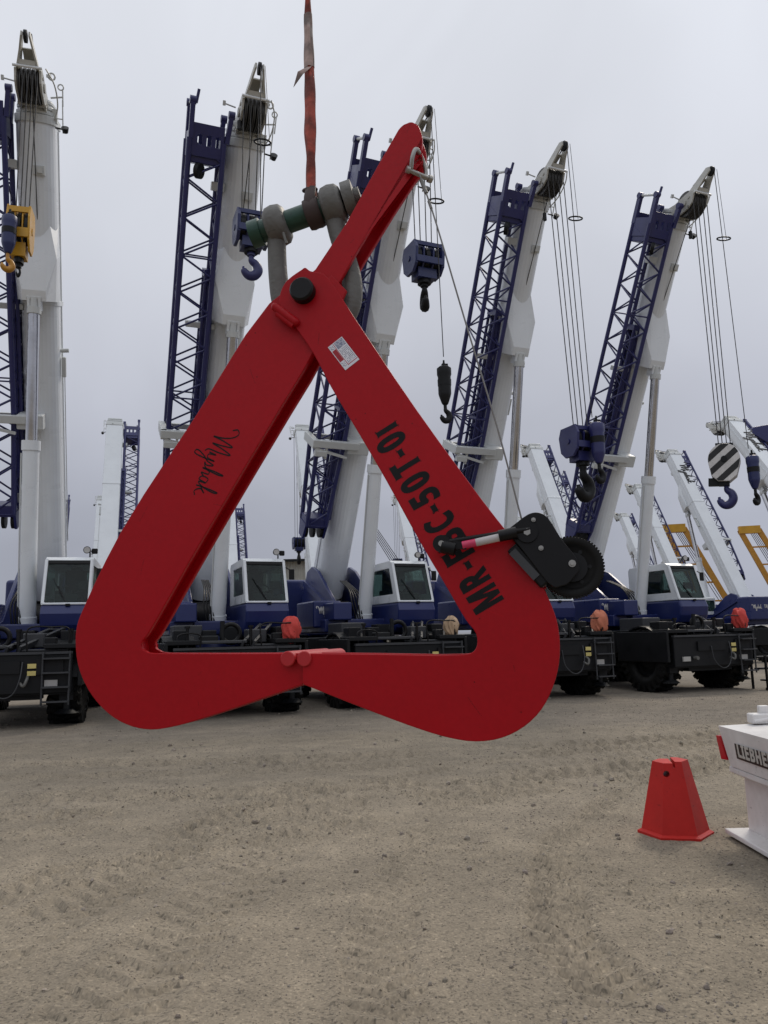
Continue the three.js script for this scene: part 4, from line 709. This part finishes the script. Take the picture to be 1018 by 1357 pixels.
// ---------------------------------------------------------------- red plastic stand on the ground
{
  const t = thing('safety_stand', 'red plastic hexagonal stand with a slotted top on the gravel', 'safety stand', [2.335, groundH(2.335, -6.74), -6.74], -.2);
  const hex = (r, y, k = 1) => Array.from({ length: 6 }, (_, i) => V(r * Math.cos(i * Math.PI / 3) , y, r * k * Math.sin(i * Math.PI / 3)));
  const solid = new ConvexGeometry([...hex(.27, .02), ...hex(.14, .585)]);
  const ev = new Evaluator(); ev.useGroups = false; ev.attributes = ['position', 'normal'];
  const B = (g) => { g.deleteAttribute('uv'); const b = new Brush(g); b.updateMatrixWorld(); return b; };
  let r = B(solid);
  r = ev.evaluate(r, B(box(.018, .07, .6, .01, .57, 0)), SUBTRACTION);
  r = ev.evaluate(r, B(new THREE.CylinderGeometry(.025, .025, .6, 20).rotateX(Math.PI / 2).translate(-.055, .49, 0)), SUBTRACTION);
  r = ev.evaluate(r, B(box(.3, .04, .5, -.14, .592, 0)), SUBTRACTION);
  mesh('body', [r.geometry], M.plasticRed, t);
  mesh('base_flange', [new ConvexGeometry([...hex(.3, 0), ...hex(.3, .02), ...hex(.27, .035)])], M.plasticRed, t);
}

// ---------------------------------------------------------------- white lettered steel beam at the right edge
{
  const t = thing('white_steel_beam', 'white painted steel beam with lettered black plate at the right edge', 'steel beam', [2.7, 0, -6.59]);
  // box: its left face carries the plate
  mesh('upper_box', [new ConvexGeometry([[0, .862, 0], [0, .862, 4.2], [1.1, .9, 0], [1.1, .9, 4.2], [.03, .56, .1], [.03, .56, 4.2], [1.1, .56, .1], [1.1, .56, 4.2]].map((p) => V(...p)))], M.whitePlate, t);
  mesh('ledge', [rbox(1.05, .05, 4.1, .012, .56, .53, 2.1), rbox(1.0, .03, 4.0, .01, .6, .49, 2.1)], M.whitePlate, t);
  mesh('web', [box(.9, .46, 4.0, .59, .26, 2.08)], M.whitePlate, t);
  mesh('base_flange', [rbox(1.1, .04, 4.2, .01, .52, .05, 2.12)], M.whitePlate, t);
  mesh('bearer', [box(1.0, .06, .3, .75, .0, 2.9), box(1.0, .06, .3, .75, .0, 1.0)], M.wood, t);
  const pl = mesh('name_plate', [box(.004, .115, .74, .0092, .7, .64, 0, 0, .095)], M.signText, t);
  mesh('lettering', [text('LIEBHERR', .078, .66, .002, .02).rotateY(-Math.PI / 2).translate(0, -.039, -.33).rotateZ(.095).translate(.0068, .7, .64)], M.headGrey, pl);
  mesh('reflector', [new ConvexGeometry([[.0, .78, -.001], [.02, .6, .06], [.3, .78, -.001], [.3, .6, .06], [-.006, .78, -.05], [.0, .6, -.0], [.3, .78, -.05], [.3, .6, .0]].map((p) => V(...p)))], M.redLens, t);
  mesh('top_fitting', [rbox(.16, .08, .12, .015, .32, .92, .05), rbox(.08, .14, .05, .01, .36, .95, .04), rod([.25, .9, .1], [.45, .93, .1], .02, 8)], M.whitePlate, t);
}

scene.updateMatrixWorld(true);
renderer.render(scene, camera);
